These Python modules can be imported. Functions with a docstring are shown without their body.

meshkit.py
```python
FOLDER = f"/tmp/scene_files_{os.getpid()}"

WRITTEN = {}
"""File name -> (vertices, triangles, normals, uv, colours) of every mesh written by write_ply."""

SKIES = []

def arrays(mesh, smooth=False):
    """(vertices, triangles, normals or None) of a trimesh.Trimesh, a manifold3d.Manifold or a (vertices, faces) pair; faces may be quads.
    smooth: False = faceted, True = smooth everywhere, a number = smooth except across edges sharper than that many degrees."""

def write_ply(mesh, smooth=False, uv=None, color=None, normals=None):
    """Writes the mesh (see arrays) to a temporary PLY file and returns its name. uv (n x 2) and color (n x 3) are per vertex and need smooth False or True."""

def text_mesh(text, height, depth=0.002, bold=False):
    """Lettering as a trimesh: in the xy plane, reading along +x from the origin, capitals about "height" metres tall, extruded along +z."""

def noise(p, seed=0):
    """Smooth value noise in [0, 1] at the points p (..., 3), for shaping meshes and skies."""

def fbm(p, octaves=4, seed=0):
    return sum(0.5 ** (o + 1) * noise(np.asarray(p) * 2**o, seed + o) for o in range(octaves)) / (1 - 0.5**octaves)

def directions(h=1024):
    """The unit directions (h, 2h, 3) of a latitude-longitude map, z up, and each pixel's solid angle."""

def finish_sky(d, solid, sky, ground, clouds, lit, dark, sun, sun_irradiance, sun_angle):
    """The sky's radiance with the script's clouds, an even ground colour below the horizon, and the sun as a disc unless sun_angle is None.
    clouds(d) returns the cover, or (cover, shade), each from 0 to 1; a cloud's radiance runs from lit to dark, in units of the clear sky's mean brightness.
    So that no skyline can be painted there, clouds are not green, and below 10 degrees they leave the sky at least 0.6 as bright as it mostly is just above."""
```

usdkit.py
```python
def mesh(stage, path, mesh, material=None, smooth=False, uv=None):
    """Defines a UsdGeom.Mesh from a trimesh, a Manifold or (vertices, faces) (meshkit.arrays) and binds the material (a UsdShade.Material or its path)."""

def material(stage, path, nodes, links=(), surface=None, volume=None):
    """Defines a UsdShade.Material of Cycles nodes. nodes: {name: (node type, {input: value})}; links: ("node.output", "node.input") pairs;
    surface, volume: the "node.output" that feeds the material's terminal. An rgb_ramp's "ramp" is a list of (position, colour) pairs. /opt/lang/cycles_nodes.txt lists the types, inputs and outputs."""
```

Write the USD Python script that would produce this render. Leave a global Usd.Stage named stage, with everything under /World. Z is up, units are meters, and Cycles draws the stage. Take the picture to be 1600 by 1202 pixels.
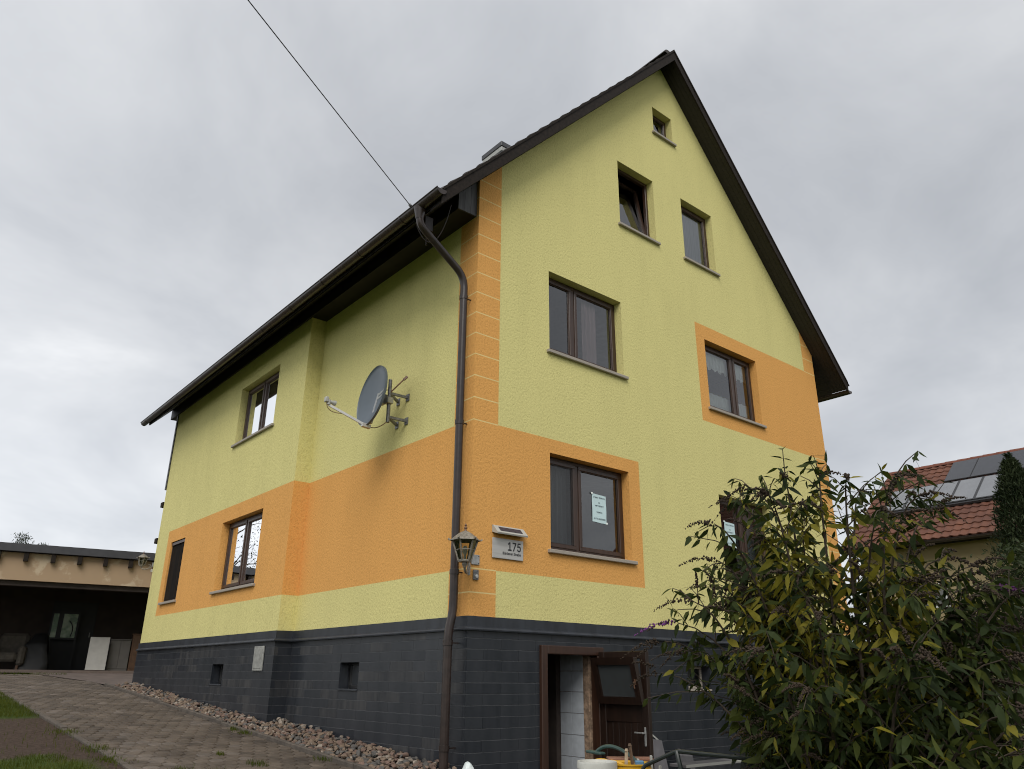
import math, numpy as np, trimesh, usdkit, meshkit
from pxr import Usd, UsdGeom, UsdLux, UsdShade, Gf, Sdf, Vt
from shapely.geometry import Polygon, box as sbox, MultiPolygon
from shapely.ops import unary_union

stage = Usd.Stage.CreateInMemory()
UsdGeom.SetStageUpAxis(stage, UsdGeom.Tokens.z)
UsdGeom.SetStageMetersPerUnit(stage, 1.0)
UsdGeom.Xform.Define(stage, '/World')
UsdGeom.Scope.Define(stage, '/World/Looks')
rng = np.random.default_rng(7)

# ------------------------------------------------------------------ camera, sky, sun, exposure
F_PX, PITCH, ROLL, YAW = 1199.12, 0.366154, 0.00834192, 0.693524
CAM = np.array([-5.41292, -7.25229, 1.65])
fwd = np.array([math.sin(YAW) * math.cos(PITCH), math.cos(YAW) * math.cos(PITCH), math.sin(PITCH)])
r0 = np.array([math.cos(YAW), -math.sin(YAW), 0.0]); u0 = np.cross(r0, fwd)
right = r0 * math.cos(ROLL) + u0 * math.sin(ROLL); up = -r0 * math.sin(ROLL) + u0 * math.cos(ROLL)
cam = UsdGeom.Camera.Define(stage, '/World/camera')
cam.AddTransformOp().Set(Gf.Matrix4d(*right, 0, *up, 0, *(-fwd), 0, *CAM, 1))
cam.CreateHorizontalApertureAttr(36.0); cam.CreateVerticalApertureAttr(36.0 * 769 / 1024)
cam.CreateFocalLengthAttr(36.0 * F_PX / 1600.0)
cam.CreateClippingRangeAttr(Gf.Vec2f(0.05, 2000))
cam.CreateExposureAttr(0.88)

SUN = np.array([-0.50, -0.50, 0.71]); SUN /= np.linalg.norm(SUN)
elev, rot = math.asin(SUN[2]), math.atan2(SUN[0], SUN[1])
sky_mat = usdkit.material(stage, '/World/Looks/overcast_sky', {
    'sky': ('sky_texture', {'sky_type': 'single_scattering', 'sun_disc': False, 'sun_elevation': elev, 'sun_rotation': rot}),
    'tc': ('texture_coordinate', {}),
    'sep': ('separate_xyz', {}),
    'zc': ('math', {'math_type': 'maximum', 'value2': 0.0}),
    'zp': ('math', {'math_type': 'add', 'value2': 0.42}),
    'dx': ('math', {'math_type': 'divide'}), 'dy': ('math', {'math_type': 'divide'}),
    'comb': ('combine_xyz', {'z': 0.0}),
    'n1': ('noise_texture', {'scale': 2.3, 'detail': 9.0, 'roughness': 0.55, 'distortion': 0.35}),
    'n2': ('noise_texture', {'scale': 0.55, 'detail': 4.0, 'roughness': 0.5}),
    'mixn': ('mix_float', {'fac': 0.36}),
    'ramp': ('rgb_ramp', {'ramp': [(0.32, (2.85, 2.96, 3.15)), (0.44, (3.5, 3.6, 3.77)), (0.54, (4.15, 4.23, 4.35)), (0.64, (5.4, 5.44, 5.48))]}),
    'dot': ('vector_math', {'math_type': 'dot_product', 'vector2': (-0.70, 0.70, -0.14)}),
    'az': ('map_range', {'from_min': 0.2, 'from_max': 1.0, 'to_min': 0.88, 'to_max': 1.22, 'clamp': True}),
    'zen': ('map_range', {'from_min': 0.35, 'from_max': 1.0, 'to_min': 1.0, 'to_max': 1.25, 'clamp': True}),
    'ml': ('math', {'math_type': 'multiply'}), 'low': ('map_range', {'from_min': 0.02, 'from_max': 0.50, 'to_min': 1.22, 'to_max': 0.93, 'clamp': True}), 'ml2': ('math', {'math_type': 'multiply'}),
    'cl': ('vector_math', {'math_type': 'scale'}),
    'mix': ('mix', {'fac': 0.94}),
    'bg': ('background_shader', {'strength': 0.1}),
}, [('tc.generated', 'sep.vector'), ('sep.z', 'zc.value1'), ('zc.value', 'zp.value1'),
    ('sep.x', 'dx.value1'), ('zp.value', 'dx.value2'), ('sep.y', 'dy.value1'), ('zp.value', 'dy.value2'),
    ('dx.value', 'comb.x'), ('dy.value', 'comb.y'), ('comb.vector', 'n1.vector'), ('comb.vector', 'n2.vector'),
    ('n1.fac', 'mixn.a'), ('n2.fac', 'mixn.b'), ('mixn.result', 'ramp.fac'),
    ('tc.generated', 'dot.vector1'), ('dot.value', 'az.value'), ('sep.z', 'zen.value'),
    ('az.result', 'ml.value1'), ('zen.result', 'ml.value2'),
    ('sep.z', 'low.value'), ('ml.value', 'ml2.value1'), ('low.result', 'ml2.value2'), ('ramp.color', 'cl.vector1'), ('ml2.value', 'cl.scale'),
    ('sky.color', 'mix.color1'), ('cl.vector', 'mix.color2'), ('mix.color', 'bg.color')], surface='bg.background')
dome = UsdLux.DomeLight.Define(stage, '/World/sky')
UsdShade.MaterialBindingAPI.Apply(dome.GetPrim()).Bind(sky_mat)
dome.GetPrim().SetCustomDataByKey('kind', 'structure')
sun = UsdLux.DistantLight.Define(stage, '/World/sun')
sun.CreateNormalizeAttr(True); sun.CreateIntensityAttr(0.30); sun.CreateAngleAttr(35.0); sun.CreateColorAttr(Gf.Vec3f(1.0, 0.97, 0.92))
zs = SUN; xs = np.cross([0, 0, 1.0], zs); xs /= np.linalg.norm(xs); ys = np.cross(zs, xs)
sun.AddTransformOp().Set(Gf.Matrix4d(*xs, 0, *ys, 0, *zs, 0, 0, 0, 50, 1))

# ------------------------------------------------------------------ helpers
_used = {}
def numbered(parent, name):
    k = _used.setdefault(parent, {}); n = k.get(name, 0); k[name] = n + 1
    return name if n == 0 else f'{name}_{n:03d}'
def path_of(p): return '/World' if p is None else str(p.GetPath())
def obj(name, mesh, mat, parent=None, smooth=False, label=None, kind=None):
    b = path_of(parent)
    if isinstance(mesh, MB): mesh = mesh.mesh()
    p = usdkit.mesh(stage, f'{b}/{numbered(b, name)}', mesh, M[mat] if isinstance(mat, str) else mat, smooth=smooth).GetPrim()
    if label: p.SetCustomDataByKey('label', label)
    if kind: p.SetCustomDataByKey('kind', kind)
    return p
def tag(p, label=None, cat=None, group=None, kind=None):
    for k, v in (('label', label), ('category', cat), ('group', group), ('kind', kind)):
        if v: p.SetCustomDataByKey(k, v)
    return p
def thing(name, label=None, cat=None, loc=(0, 0, 0), rz=0.0, group=None, kind=None):
    x = UsdGeom.Xform.Define(stage, '/World/' + numbered('/World', name))
    x.AddTranslateOp().Set(Gf.Vec3d(*map(float, loc)))
    if rz: x.AddRotateZOp().Set(math.degrees(rz))
    return tag(x.GetPrim(), label, cat, group, kind)

class MB:
    def __init__(s): s.v, s.f, s.n = [], [], 0
    def add(s, v, f):
        v = np.asarray(v, float); f = np.asarray(f, int)
        if f.shape[1] == 4: f = np.vstack([f[:, [0, 1, 2]], f[:, [0, 2, 3]]])
        s.v.append(v); s.f.append(f + s.n); s.n += len(v); return s
    def tm(s, m): return s.add(m.vertices, m.faces)
    def box(s, a, b, bev=0.0):
        a, b = np.minimum(a, b).astype(float), np.maximum(a, b).astype(float)
        return s.obox((a + b) / 2, np.eye(3), (b - a) / 2, bev)
    def obox(s, c, R, h, bev=0.0):          # rows of R: local axes
        h = np.asarray(h, float); c = np.asarray(c, float); R = np.asarray(R, float)
        if bev <= 0:
            v = np.array([[x, y, z] for x in (-1, 1) for y in (-1, 1) for z in (-1, 1)], float) * h
            f = [[0, 1, 3, 2], [4, 6, 7, 5], [0, 4, 5, 1], [2, 3, 7, 6], [0, 2, 6, 4], [1, 5, 7, 3]]
            v2 = c + v @ R
            f = np.array(f)
            if np.linalg.det(R) < 0: f = f[:, ::-1]
            return s.add(v2, f)
        bev = min(bev, *(h * 0.9)); pts = []
        for sx in (-1, 1):
            for sy in (-1, 1):
                for sz in (-1, 1):
                    k = np.array([sx, sy, sz])
                    for ax in range(3):
                        q = h - bev; q = q.copy(); q[ax] = h[ax]; pts.append(k * q)
        hull = trimesh.convex.convex_hull(np.array(pts))
        fs = hull.faces if np.linalg.det(R) > 0 else hull.faces[:, ::-1]
        return s.add(c + hull.vertices @ R, fs)
    def bar(s, p, q, w, t=None, upv=(0, 0, 1), bev=0.0):   # rectangular bar from p to q
        p, q = np.asarray(p, float), np.asarray(q, float); d = q - p; L = np.linalg.norm(d); d /= L
        upv = np.asarray(upv, float)
        if abs(d @ upv) > 0.98: upv = np.array([1.0, 0, 0])
        a = np.cross(upv, d); a /= np.linalg.norm(a); b = np.cross(d, a)
        return s.obox((p + q) / 2, np.array([d, a, b]), (L / 2, w / 2, (t or w) / 2), bev)
    def tube(s, pts, r, n=10, caps=True):
        P = np.asarray(pts, float); m = len(P); rr = np.full(m, r, float) if np.ndim(r) == 0 else np.asarray(r, float)
        T = np.gradient(P, axis=0); T /= np.linalg.norm(T, axis=1, keepdims=True)
        a = np.cross(T[0], [0, 0, 1.0]);
        if np.linalg.norm(a) < 1e-3: a = np.cross(T[0], [1.0, 0, 0])
        a /= np.linalg.norm(a); V = []
        ang = np.arange(n) * 2 * np.pi / n
        for i in range(m):
            a = a - T[i] * (a @ T[i]); a /= np.linalg.norm(a); b = np.cross(T[i], a)
            V.append(P[i] + rr[i] * (np.cos(ang)[:, None] * a + np.sin(ang)[:, None] * b))
        V = np.vstack(V); F = []
        for i in range(m - 1):
            for j in range(n):
                k = (j + 1) % n; F.append([i * n + j, i * n + k, (i + 1) * n + k, (i + 1) * n + j])
        s.add(V, F)
        if caps:
            for i, rev in ((0, True), (m - 1, False)):
                ring = V[i * n:(i + 1) * n]; vv = np.vstack([ring, P[i]])
                ff = [[j, (j + 1) % n, n] if not rev else [(j + 1) % n, j, n] for j in range(n)]
                s.add(vv, ff)
        return s
    def lathe(s, prof, n=24, c=(0, 0, 0), a0=0.0):          # profile (r, z)
        V = []; ang = a0 + np.arange(n) * 2 * np.pi / n
        for r, z in prof: V.append(np.c_[r * np.cos(ang), r * np.sin(ang), np.full(n, z)])
        V = np.vstack(V) + np.asarray(c, float); F = []
        for i in range(len(prof) - 1):
            for j in range(n):
                k = (j + 1) % n; F.append([i * n + j, i * n + k, (i + 1) * n + k, (i + 1) * n + j])
        return s.add(V, F)
    def mesh(s): return trimesh.Trimesh(np.vstack(s.v), np.vstack(s.f), process=False)

class Frame:                                                # wall frame: u along, v up, w inward
    def __init__(s, O, U, W): s.O, s.U, s.W, s.V = np.array(O, float), np.array(U, float), np.array(W, float), np.array([0, 0, 1.0])
    def P(s, u, v, w=0.0): return s.O + u * s.U + v * s.V + w * s.W
    def box(s, mb, a, b, bev=0.0): return mb.box(s.P(*a), s.P(*b), bev)
    def extr(s, poly, w0, w1, mb=None):
        mb = mb or MB()
        for g in getattr(poly, 'geoms', [poly]):
            if g.is_empty or g.geom_type != 'Polygon' or g.area < 1e-6: continue
            m = trimesh.creation.extrude_polygon(g, abs(w1 - w0), engine='earcut')
            v = m.vertices; Q = s.O + v[:, :1] * s.U + v[:, 1:2] * s.V + (min(w0, w1) + v[:, 2:3]) * s.W
            f = m.faces if np.linalg.det(np.array([s.U, s.V, s.W])) > 0 else m.faces[:, ::-1]
            mb.add(Q, f)
        return mb

def bez(pts, n=12):
    P = np.asarray(pts, float); t = np.linspace(0, 1, n)[:, None]
    while len(P.shape) == 2: 
        B = [np.repeat(p[None], n, 0) for p in P]; break
    while len(B) > 1: B = [B[i] * (1 - t) + B[i + 1] * t for i in range(len(B) - 1)]
    return B[0]
def round_path(pts, r=0.08, n=6):
    P = [np.asarray(p, float) for p in pts]; out = [P[0]]
    for i in range(1, len(P) - 1):
        a, b, c = P[i - 1], P[i], P[i + 1]
        d1 = (a - b) / np.linalg.norm(a - b); d2 = (c - b) / np.linalg.norm(c - b)
        k = min(r, np.linalg.norm(a - b) * .45, np.linalg.norm(c - b) * .45)
        out += list(bez([b + d1 * k, b, b + d2 * k], n))
    return np.array(out + [P[-1]])

# ------------------------------------------------------------------ materials
M = {}
def mat(name, col, rough=0.8, var=0.12, scale=6.0, bump=0.0, bscale=60.0, metal=0.0, spec=0.5, col2=None, stretch=(1, 1, 1), detail=5.0, coord='p', bdist=0.01, ramp=(0.35, 0.65)):
    c1 = np.array(col, float); c2 = np.array(col2, float) if col2 is not None else c1 * (1 + var)
    c0 = c1 if col2 is not None else c1 * (1 - var)
    nodes = {'g': ('geometry', {}), 'map': ('mapping', {'scale': stretch}),
             'n': ('noise_texture', {'scale': scale, 'detail': detail, 'roughness': 0.6}),
             'r': ('rgb_ramp', {'ramp': [(ramp[0], c0), (ramp[1], c2)]}),
             'p': ('principled_bsdf', {'roughness': rough, 'metallic': metal, 'specular_ior_level': spec})}
    links = [('g.position', 'map.vector'), ('map.vector', 'n.vector'), ('n.fac', 'r.fac'), ('r.color', 'p.base_color')]
    if bump:
        nodes['bn'] = ('noise_texture', {'scale': bscale, 'detail': 4.0, 'roughness': 0.6})
        nodes['b'] = ('bump', {'strength': bump, 'distance': bdist})
        links += [('map.vector', 'bn.vector'), ('bn.fac', 'b.height'), ('b.normal', 'p.normal')]
    M[name] = usdkit.material(stage, '/World/Looks/' + name, nodes, links, surface='p.BSDF')

def stucco(name, col):                                       # scratched render with faint rain streaks
    c = np.array(col, float)
    M[name] = usdkit.material(stage, '/World/Looks/' + name, {
        'g': ('geometry', {}), 'm1': ('mapping', {'scale': (1, 1, 0.22)}), 'm2': ('mapping', {'scale': (1, 1, 0.7)}),
        'n1': ('noise_texture', {'scale': 2.2, 'detail': 6.0, 'roughness': 0.6}),
        'r1': ('rgb_ramp', {'ramp': [(0.3, c * 0.95), (0.5, c), (0.72, c * 1.03)]}),
        'n3': ('noise_texture', {'scale': 42.0, 'detail': 3.0, 'roughness': 0.65}),
        'r3': ('rgb_ramp', {'ramp': [(0.32, (0.78, 0.77, 0.73)), (0.47, (0.98, 0.98, 0.98)), (0.7, (1.06, 1.06, 1.05))]}),
        'mx': ('mix', {'mix_type': 'multiply', 'fac': 0.8}),
        'b': ('bump', {'strength': 0.7, 'distance': 0.014}),
        'p': ('principled_bsdf', {'roughness': 0.92, 'specular_ior_level': 0.25})},
        [('g.position', 'm1.vector'), ('g.position', 'm2.vector'), ('m1.vector', 'n1.vector'), ('m2.vector', 'n3.vector'),
         ('n1.fac', 'r1.fac'), ('n3.fac', 'r3.fac'), ('r1.color', 'mx.color1'), ('r3.color', 'mx.color2'), ('mx.color', 'p.base_color'),
         ('n3.fac', 'b.height'), ('b.normal', 'p.normal')], surface='p.BSDF')
stucco('yellow_render', (0.655, 0.595, 0.25))
stucco('orange_render', (0.70, 0.355, 0.102))
mat('cream_line', (0.72, 0.56, 0.24), 0.9, 0.05)
mat('granite_sill', (0.24, 0.21, 0.175), 0.6, col2=(0.40, 0.355, 0.30), scale=160, ramp=(0.4, 0.6))
mat('brown_frame', (0.042, 0.021, 0.013), 0.38, 0.2, 30, stretch=(1, 1, 0.1))
mat('door_frame_brown', (0.036, 0.016, 0.009), 0.4, 0.2, 30, stretch=(1, 1, 0.1))
mat('door_leaf_brown', (0.016, 0.008, 0.005), 0.4, 0.3, 40, stretch=(1, 1, 0.05))
mat('dark_wood', (0.017, 0.012, 0.009), 0.75, 0.4, 20, bump=0.2, bscale=50, spec=0.2)
mat('soffit_boards', (0.010, 0.007, 0.006), 0.6, 0.3, 14)
mat('box_end_boards', (0.075, 0.072, 0.075), 0.6, 0.35, 25, stretch=(1, 1, 0.1))
mat('gutter_brown', (0.026, 0.017, 0.014), 0.33, 0.3, 8)
mat('roof_tile_dark', (0.038, 0.031, 0.028), 0.7, 0.3, 9)
mat('slate_tile', (0.017, 0.020, 0.0245), 0.38, 0.0, 3, col2=(0.029, 0.0315, 0.0365), stretch=(1.4, 1.4, 0.25), bump=0.12, bscale=40, spec=0.35)
mat('slate_tile_pale', (0.016, 0.018, 0.022), 0.42, 0.0, 4, col2=(0.048, 0.048, 0.049), stretch=(2.2, 2.2, 0.22), bump=0.12, bscale=40, spec=0.35)
mat('slate_tile_dark', (0.013, 0.0155, 0.020), 0.36, 0.0, 3, col2=(0.026, 0.0285, 0.034), stretch=(2, 2, 0.22), bump=0.12, bscale=40, spec=0.35)
mat('tile_joint', (0.15, 0.153, 0.16), 0.9, 0.15, 20)
mat('plinth_band', (0.021, 0.024, 0.030), 0.5, 0.3, 5, stretch=(1.5, 1.5, 0.3))
mat('chimney_white', (0.37, 0.37, 0.355), 0.7, 0.1, 20)
mat('anthracite', (0.045, 0.045, 0.05), 0.5, 0.2)
mat('interior_plaster', (0.30, 0.28, 0.26), 0.9)
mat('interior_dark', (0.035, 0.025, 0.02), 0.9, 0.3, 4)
mat('white_tile', (0.42, 0.45, 0.48), 0.28, 0.08, 12)
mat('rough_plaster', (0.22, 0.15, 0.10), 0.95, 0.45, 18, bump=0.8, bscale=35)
mat('zinc', (0.36, 0.36, 0.35), 0.45, 0.2, 30, metal=0.6)
mat('steel_grey', (0.17, 0.17, 0.17), 0.5, 0.3, 30, metal=0.4)
mat('dish_grey', (0.085, 0.105, 0.125), 0.38, 0.05)
mat('pale_metal', (0.50, 0.49, 0.46), 0.4, 0.1, 20, metal=0.3)
mat('white_plastic', (0.40, 0.40, 0.365), 0.4, 0.05)
mat('black_rubber', (0.015, 0.015, 0.015), 0.6)
mat('copper_brown', (0.16, 0.085, 0.05), 0.5, 0.25)
mat('lamp_metal', (0.23, 0.205, 0.165), 0.55, 0.35, 40, metal=0.35)
mat('sign_steel', (0.44, 0.43, 0.41), 0.42, 0.10, 6, stretch=(0.2, 1, 6), metal=0.25)
mat('sign_letter', (0.022, 0.022, 0.024), 0.5)
mat('solar_cell', (0.02, 0.028, 0.05), 0.25, 0.3, 60)
mat('paper', (0.55, 0.70, 0.72), 0.8, 0.02)
mat('ink', (0.10, 0.13, 0.15), 0.8)
mat('meter_grey', (0.27, 0.27, 0.25), 0.6, 0.2, 14)
mat('paver', (0.052, 0.039, 0.028), 0.85, 0.0, 2.6, col2=(0.115, 0.090, 0.068), bump=0.5, bscale=70, detail=8)
mat('paver_pale', (0.070, 0.057, 0.046), 0.85, 0.0, 2.6, col2=(0.145, 0.118, 0.096), bump=0.5, bscale=70, detail=8)
mat('paver_dark', (0.038, 0.028, 0.020), 0.85, 0.0, 2.6, col2=(0.082, 0.064, 0.047), bump=0.5, bscale=70, detail=8)
mat('joint_sand', (0.016, 0.014, 0.010), 0.95, 0.4, 9)
mat('kerb_concrete', (0.085, 0.070, 0.056), 0.9, 0.25, 7, bump=0.5, bscale=60)
mat('apron_concrete', (0.105, 0.080, 0.068), 0.9, 0.2, 3, bump=0.3, bscale=40)
for nm, c in (('stone_beige', (0.160, 0.115, 0.080)), ('stone_pink', (0.140, 0.090, 0.068)), ('stone_grey', (0.085, 0.078, 0.070)), ('stone_pale', (0.24, 0.20, 0.16))):
    mat(nm, c, 0.85, 0.25, 22, bump=0.3, bscale=60)
mat('garage_plaster', (0.36, 0.255, 0.16), 0.9, 0.0, 1.4, col2=(0.47, 0.375, 0.26), detail=8, ramp=(0.52, 0.58))
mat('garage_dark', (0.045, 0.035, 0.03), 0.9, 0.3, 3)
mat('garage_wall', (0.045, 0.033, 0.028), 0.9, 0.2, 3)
mat('fascia_dark', (0.040, 0.040, 0.046), 0.5, 0.15)
mat('panel_white', (0.34, 0.33, 0.31), 0.6, 0.08, 5)
mat('panel_grey', (0.095, 0.088, 0.082), 0.7, 0.1, 5)
mat('panel_brown', (0.075, 0.035, 0.015), 0.6, 0.2, 8)
mat('black_cover', (0.010, 0.010, 0.011), 0.6)
mat('chair_beige', (0.075, 0.065, 0.052), 0.9, 0.2, 10)
mat('clay_tile', (0.085, 0.030, 0.017), 0.75, 0.0, 1.2, col2=(0.145, 0.053, 0.027), detail=9)
mat('clay_ridge', (0.15, 0.048, 0.027), 0.75, 0.2, 4)
mat('neighbour_wall', (0.32, 0.25, 0.14), 0.9, 0.06, 3)
mat('pv_panel', (0.020, 0.021, 0.026), 0.25, 0.1, 3, spec=0.5)
mat('collector_frame', (0.03, 0.03, 0.032), 0.45)
mat('collector_glass', (0.16, 0.165, 0.175), 0.12, 0.08, 2, spec=0.8)
mat('white_frame', (0.60, 0.61, 0.62), 0.4, 0.05)
mat('bark', (0.085, 0.065, 0.045), 0.9, 0.3, 20)
mat('stem_brown', (0.048, 0.034, 0.022), 0.8, 0.3, 30)
mat('spike_brown', (0.030, 0.018, 0.009), 0.9, 0.4, 60)
mat('spike_purple', (0.13, 0.035, 0.15), 0.9, 0.3, 60)
mat('bucket_yellow', (0.56, 0.31, 0.015), 0.4, 0.06)
mat('bucket_white', (0.48, 0.48, 0.44), 0.45, 0.08)
mat('green_metal', (0.028, 0.060, 0.052), 0.42, 0.2)
mat('dark_metal', (0.010, 0.015, 0.013), 0.42, 0.2)
mat('chair_mesh', (0.022, 0.026, 0.022), 0.8, 0.3, 80)
mat('table_wood', (0.12, 0.075, 0.045), 0.7, 0.3, 12)
mat('pale_wood', (0.36, 0.28, 0.19), 0.8, 0.2, 20)
mat('board_grey', (0.115, 0.110, 0.115), 0.75, 0.15, 6)
mat('blue_plastic', (0.10, 0.24, 0.40), 0.4)
mat('red_check', (0.30, 0.05, 0.045), 0.8, 0.3, 50)
mat('bottle_glass', (0.10, 0.11, 0.10), 0.1)
mat('bag_white', (0.62, 0.68, 0.66), 0.35, 0.15, 20)
mat('terracotta', (0.22, 0.10, 0.06), 0.85, 0.2)

def leafmat(name, col, col2, tr=0.25, rough=0.55):
    M[name] = usdkit.material(stage, '/World/Looks/' + name, {
        'g': ('geometry', {}), 'n': ('noise_texture', {'scale': 3.0, 'detail': 3.0}),
        'r': ('rgb_ramp', {'ramp': [(0.35, col), (0.65, col2)]}),
        'isl': ('map_range', {'from_min': 0.0, 'from_max': 1.0, 'to_min': 0.7, 'to_max': 1.3}),
        'sc': ('vector_math', {'math_type': 'scale'}),
        'p': ('principled_bsdf', {'roughness': rough, 'specular_ior_level': 0.18}), 't': ('translucent_bsdf', {}), 'm': ('mix_closure', {'fac': tr})},
        [('g.position', 'n.vector'), ('n.fac', 'r.fac'), ('g.random_per_island', 'isl.value'), ('r.color', 'sc.vector1'), ('isl.result', 'sc.scale'),
         ('sc.vector', 'p.base_color'), ('sc.vector', 't.color'), ('p.BSDF', 'm.closure1'), ('t.BSDF', 'm.closure2')], surface='m.closure')
leafmat('leaf_dark', (0.020, 0.034, 0.009), (0.044, 0.064, 0.015), 0.25, 0.65)
leafmat('leaf_mid', (0.048, 0.066, 0.011), (0.088, 0.104, 0.017), 0.28, 0.65)
leafmat('leaf_yellow', (0.20, 0.185, 0.020), (0.32, 0.275, 0.034), 0.3)
leafmat('conifer_leaf', (0.014, 0.026, 0.010), (0.034, 0.050, 0.018), 0.1, 0.7)
leafmat('pale_leaf', (0.10, 0.13, 0.065), (0.17, 0.19, 0.11), 0.25, 0.6)
leafmat('grey_leaf', (0.040, 0.060, 0.026), (0.075, 0.095, 0.045), 0.2, 0.6)
leafmat('purple_leaf', (0.016, 0.010, 0.010), (0.030, 0.018, 0.016), 0.15)
leafmat('grass_blade', (0.060, 0.085, 0.007), (0.110, 0.130, 0.014), 0.3)

def pane_mat(name, ior, tint=(0.92, 0.94, 0.95), rough=0.0, wave=0.0):
    nodes = {'f': ('fresnel', {'IOR': ior}), 't': ('transparent_bsdf', {'color': tint}), 'g': ('glossy_bsdf', {'color': (0.97, 0.98, 1.0), 'roughness': rough}),
             'm': ('mix_closure', {})}
    links = [('f.fac', 'm.fac'), ('t.BSDF', 'm.closure1'), ('g.BSDF', 'm.closure2')]
    nodes['geo'] = ('geometry', {}); nodes['n'] = ('noise_texture', {'scale': 1.6, 'detail': 1.0}); nodes['b'] = ('bump', {'strength': 0.06, 'distance': 0.02})
    links += [('geo.position', 'n.vector'), ('n.fac', 'b.height'), ('b.normal', 'g.normal')]
    M[name] = usdkit.material(stage, '/World/Looks/' + name, nodes, links, surface='m.closure')
pane_mat('window_glass', 2.0, (0.97, 0.98, 0.98))
pane_mat('dull_glass', 1.5, (0.55, 0.55, 0.55), 0.25)
pane_mat('lantern_glass', 1.45, (0.80, 0.78, 0.70), 0.1)
def cloth(name, col, op=0.75, tl=0.18):
    M[name] = usdkit.material(stage, '/World/Looks/' + name, {
        'd': ('diffuse_bsdf', {'color': col}), 't': ('translucent_bsdf', {'color': col}), 'm': ('mix_closure', {'fac': tl}),
        'tr': ('transparent_bsdf', {}), 'm2': ('mix_closure', {'fac': op}), 
        }, [('d.BSDF', 'm.closure1'), ('t.BSDF', 'm.closure2'), ('tr.BSDF', 'm2.closure1'), ('m.closure', 'm2.closure2')], surface='m2.closure')
cloth('lace_white', (0.88, 0.92, 0.89), 0.95, 0.1)
cloth('curtain_pink', (0.72, 0.55, 0.56), 0.9)
cloth('curtain_grey', (0.55, 0.58, 0.60), 0.9)
cloth('fly_screen', (0.03, 0.03, 0.03), 0.45)
cloth('dense_screen', (0.025, 0.022, 0.02), 0.9)
mat('frosted_glass', (0.050, 0.055, 0.056), 0.22, 0.1, 3, spec=0.8)

# ground: grass, bare soil and yard dirt, mixed by where they lie
M['ground_mix'] = usdkit.material(stage, '/World/Looks/ground_mix', {
    'a': ('attribute', {'attribute': 'soil'}), 'g': ('geometry', {}),
    'n': ('noise_texture', {'scale': 3.0, 'detail': 8.0, 'roughness': 0.65}), 'n2': ('noise_texture', {'scale': 22.0, 'detail': 6.0, 'roughness': 0.7}),
    'rg': ('rgb_ramp', {'ramp': [(0.3, (0.024, 0.042, 0.005)), (0.55, (0.045, 0.072, 0.008)), (0.75, (0.075, 0.095, 0.016))]}),
    'rs': ('rgb_ramp', {'ramp': [(0.3, (0.028, 0.018, 0.013)), (0.5, (0.060, 0.041, 0.031)), (0.7, (0.105, 0.075, 0.057))]}),
    'm': ('mix', {}), 'b': ('bump', {'strength': 0.9, 'distance': 0.03}), 'p': ('principled_bsdf', {'roughness': 0.95, 'specular_ior_level': 0.2})},
    [('g.position', 'n.vector'), ('g.position', 'n2.vector'), ('n2.fac', 'rg.fac'), ('n2.fac', 'rs.fac'), ('a.fac', 'm.fac'), ('rg.color', 'm.color1'), ('rs.color', 'm.color2'),
     ('m.color', 'p.base_color'), ('n2.fac', 'b.height'), ('b.normal', 'p.normal')], surface='p.BSDF')

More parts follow.
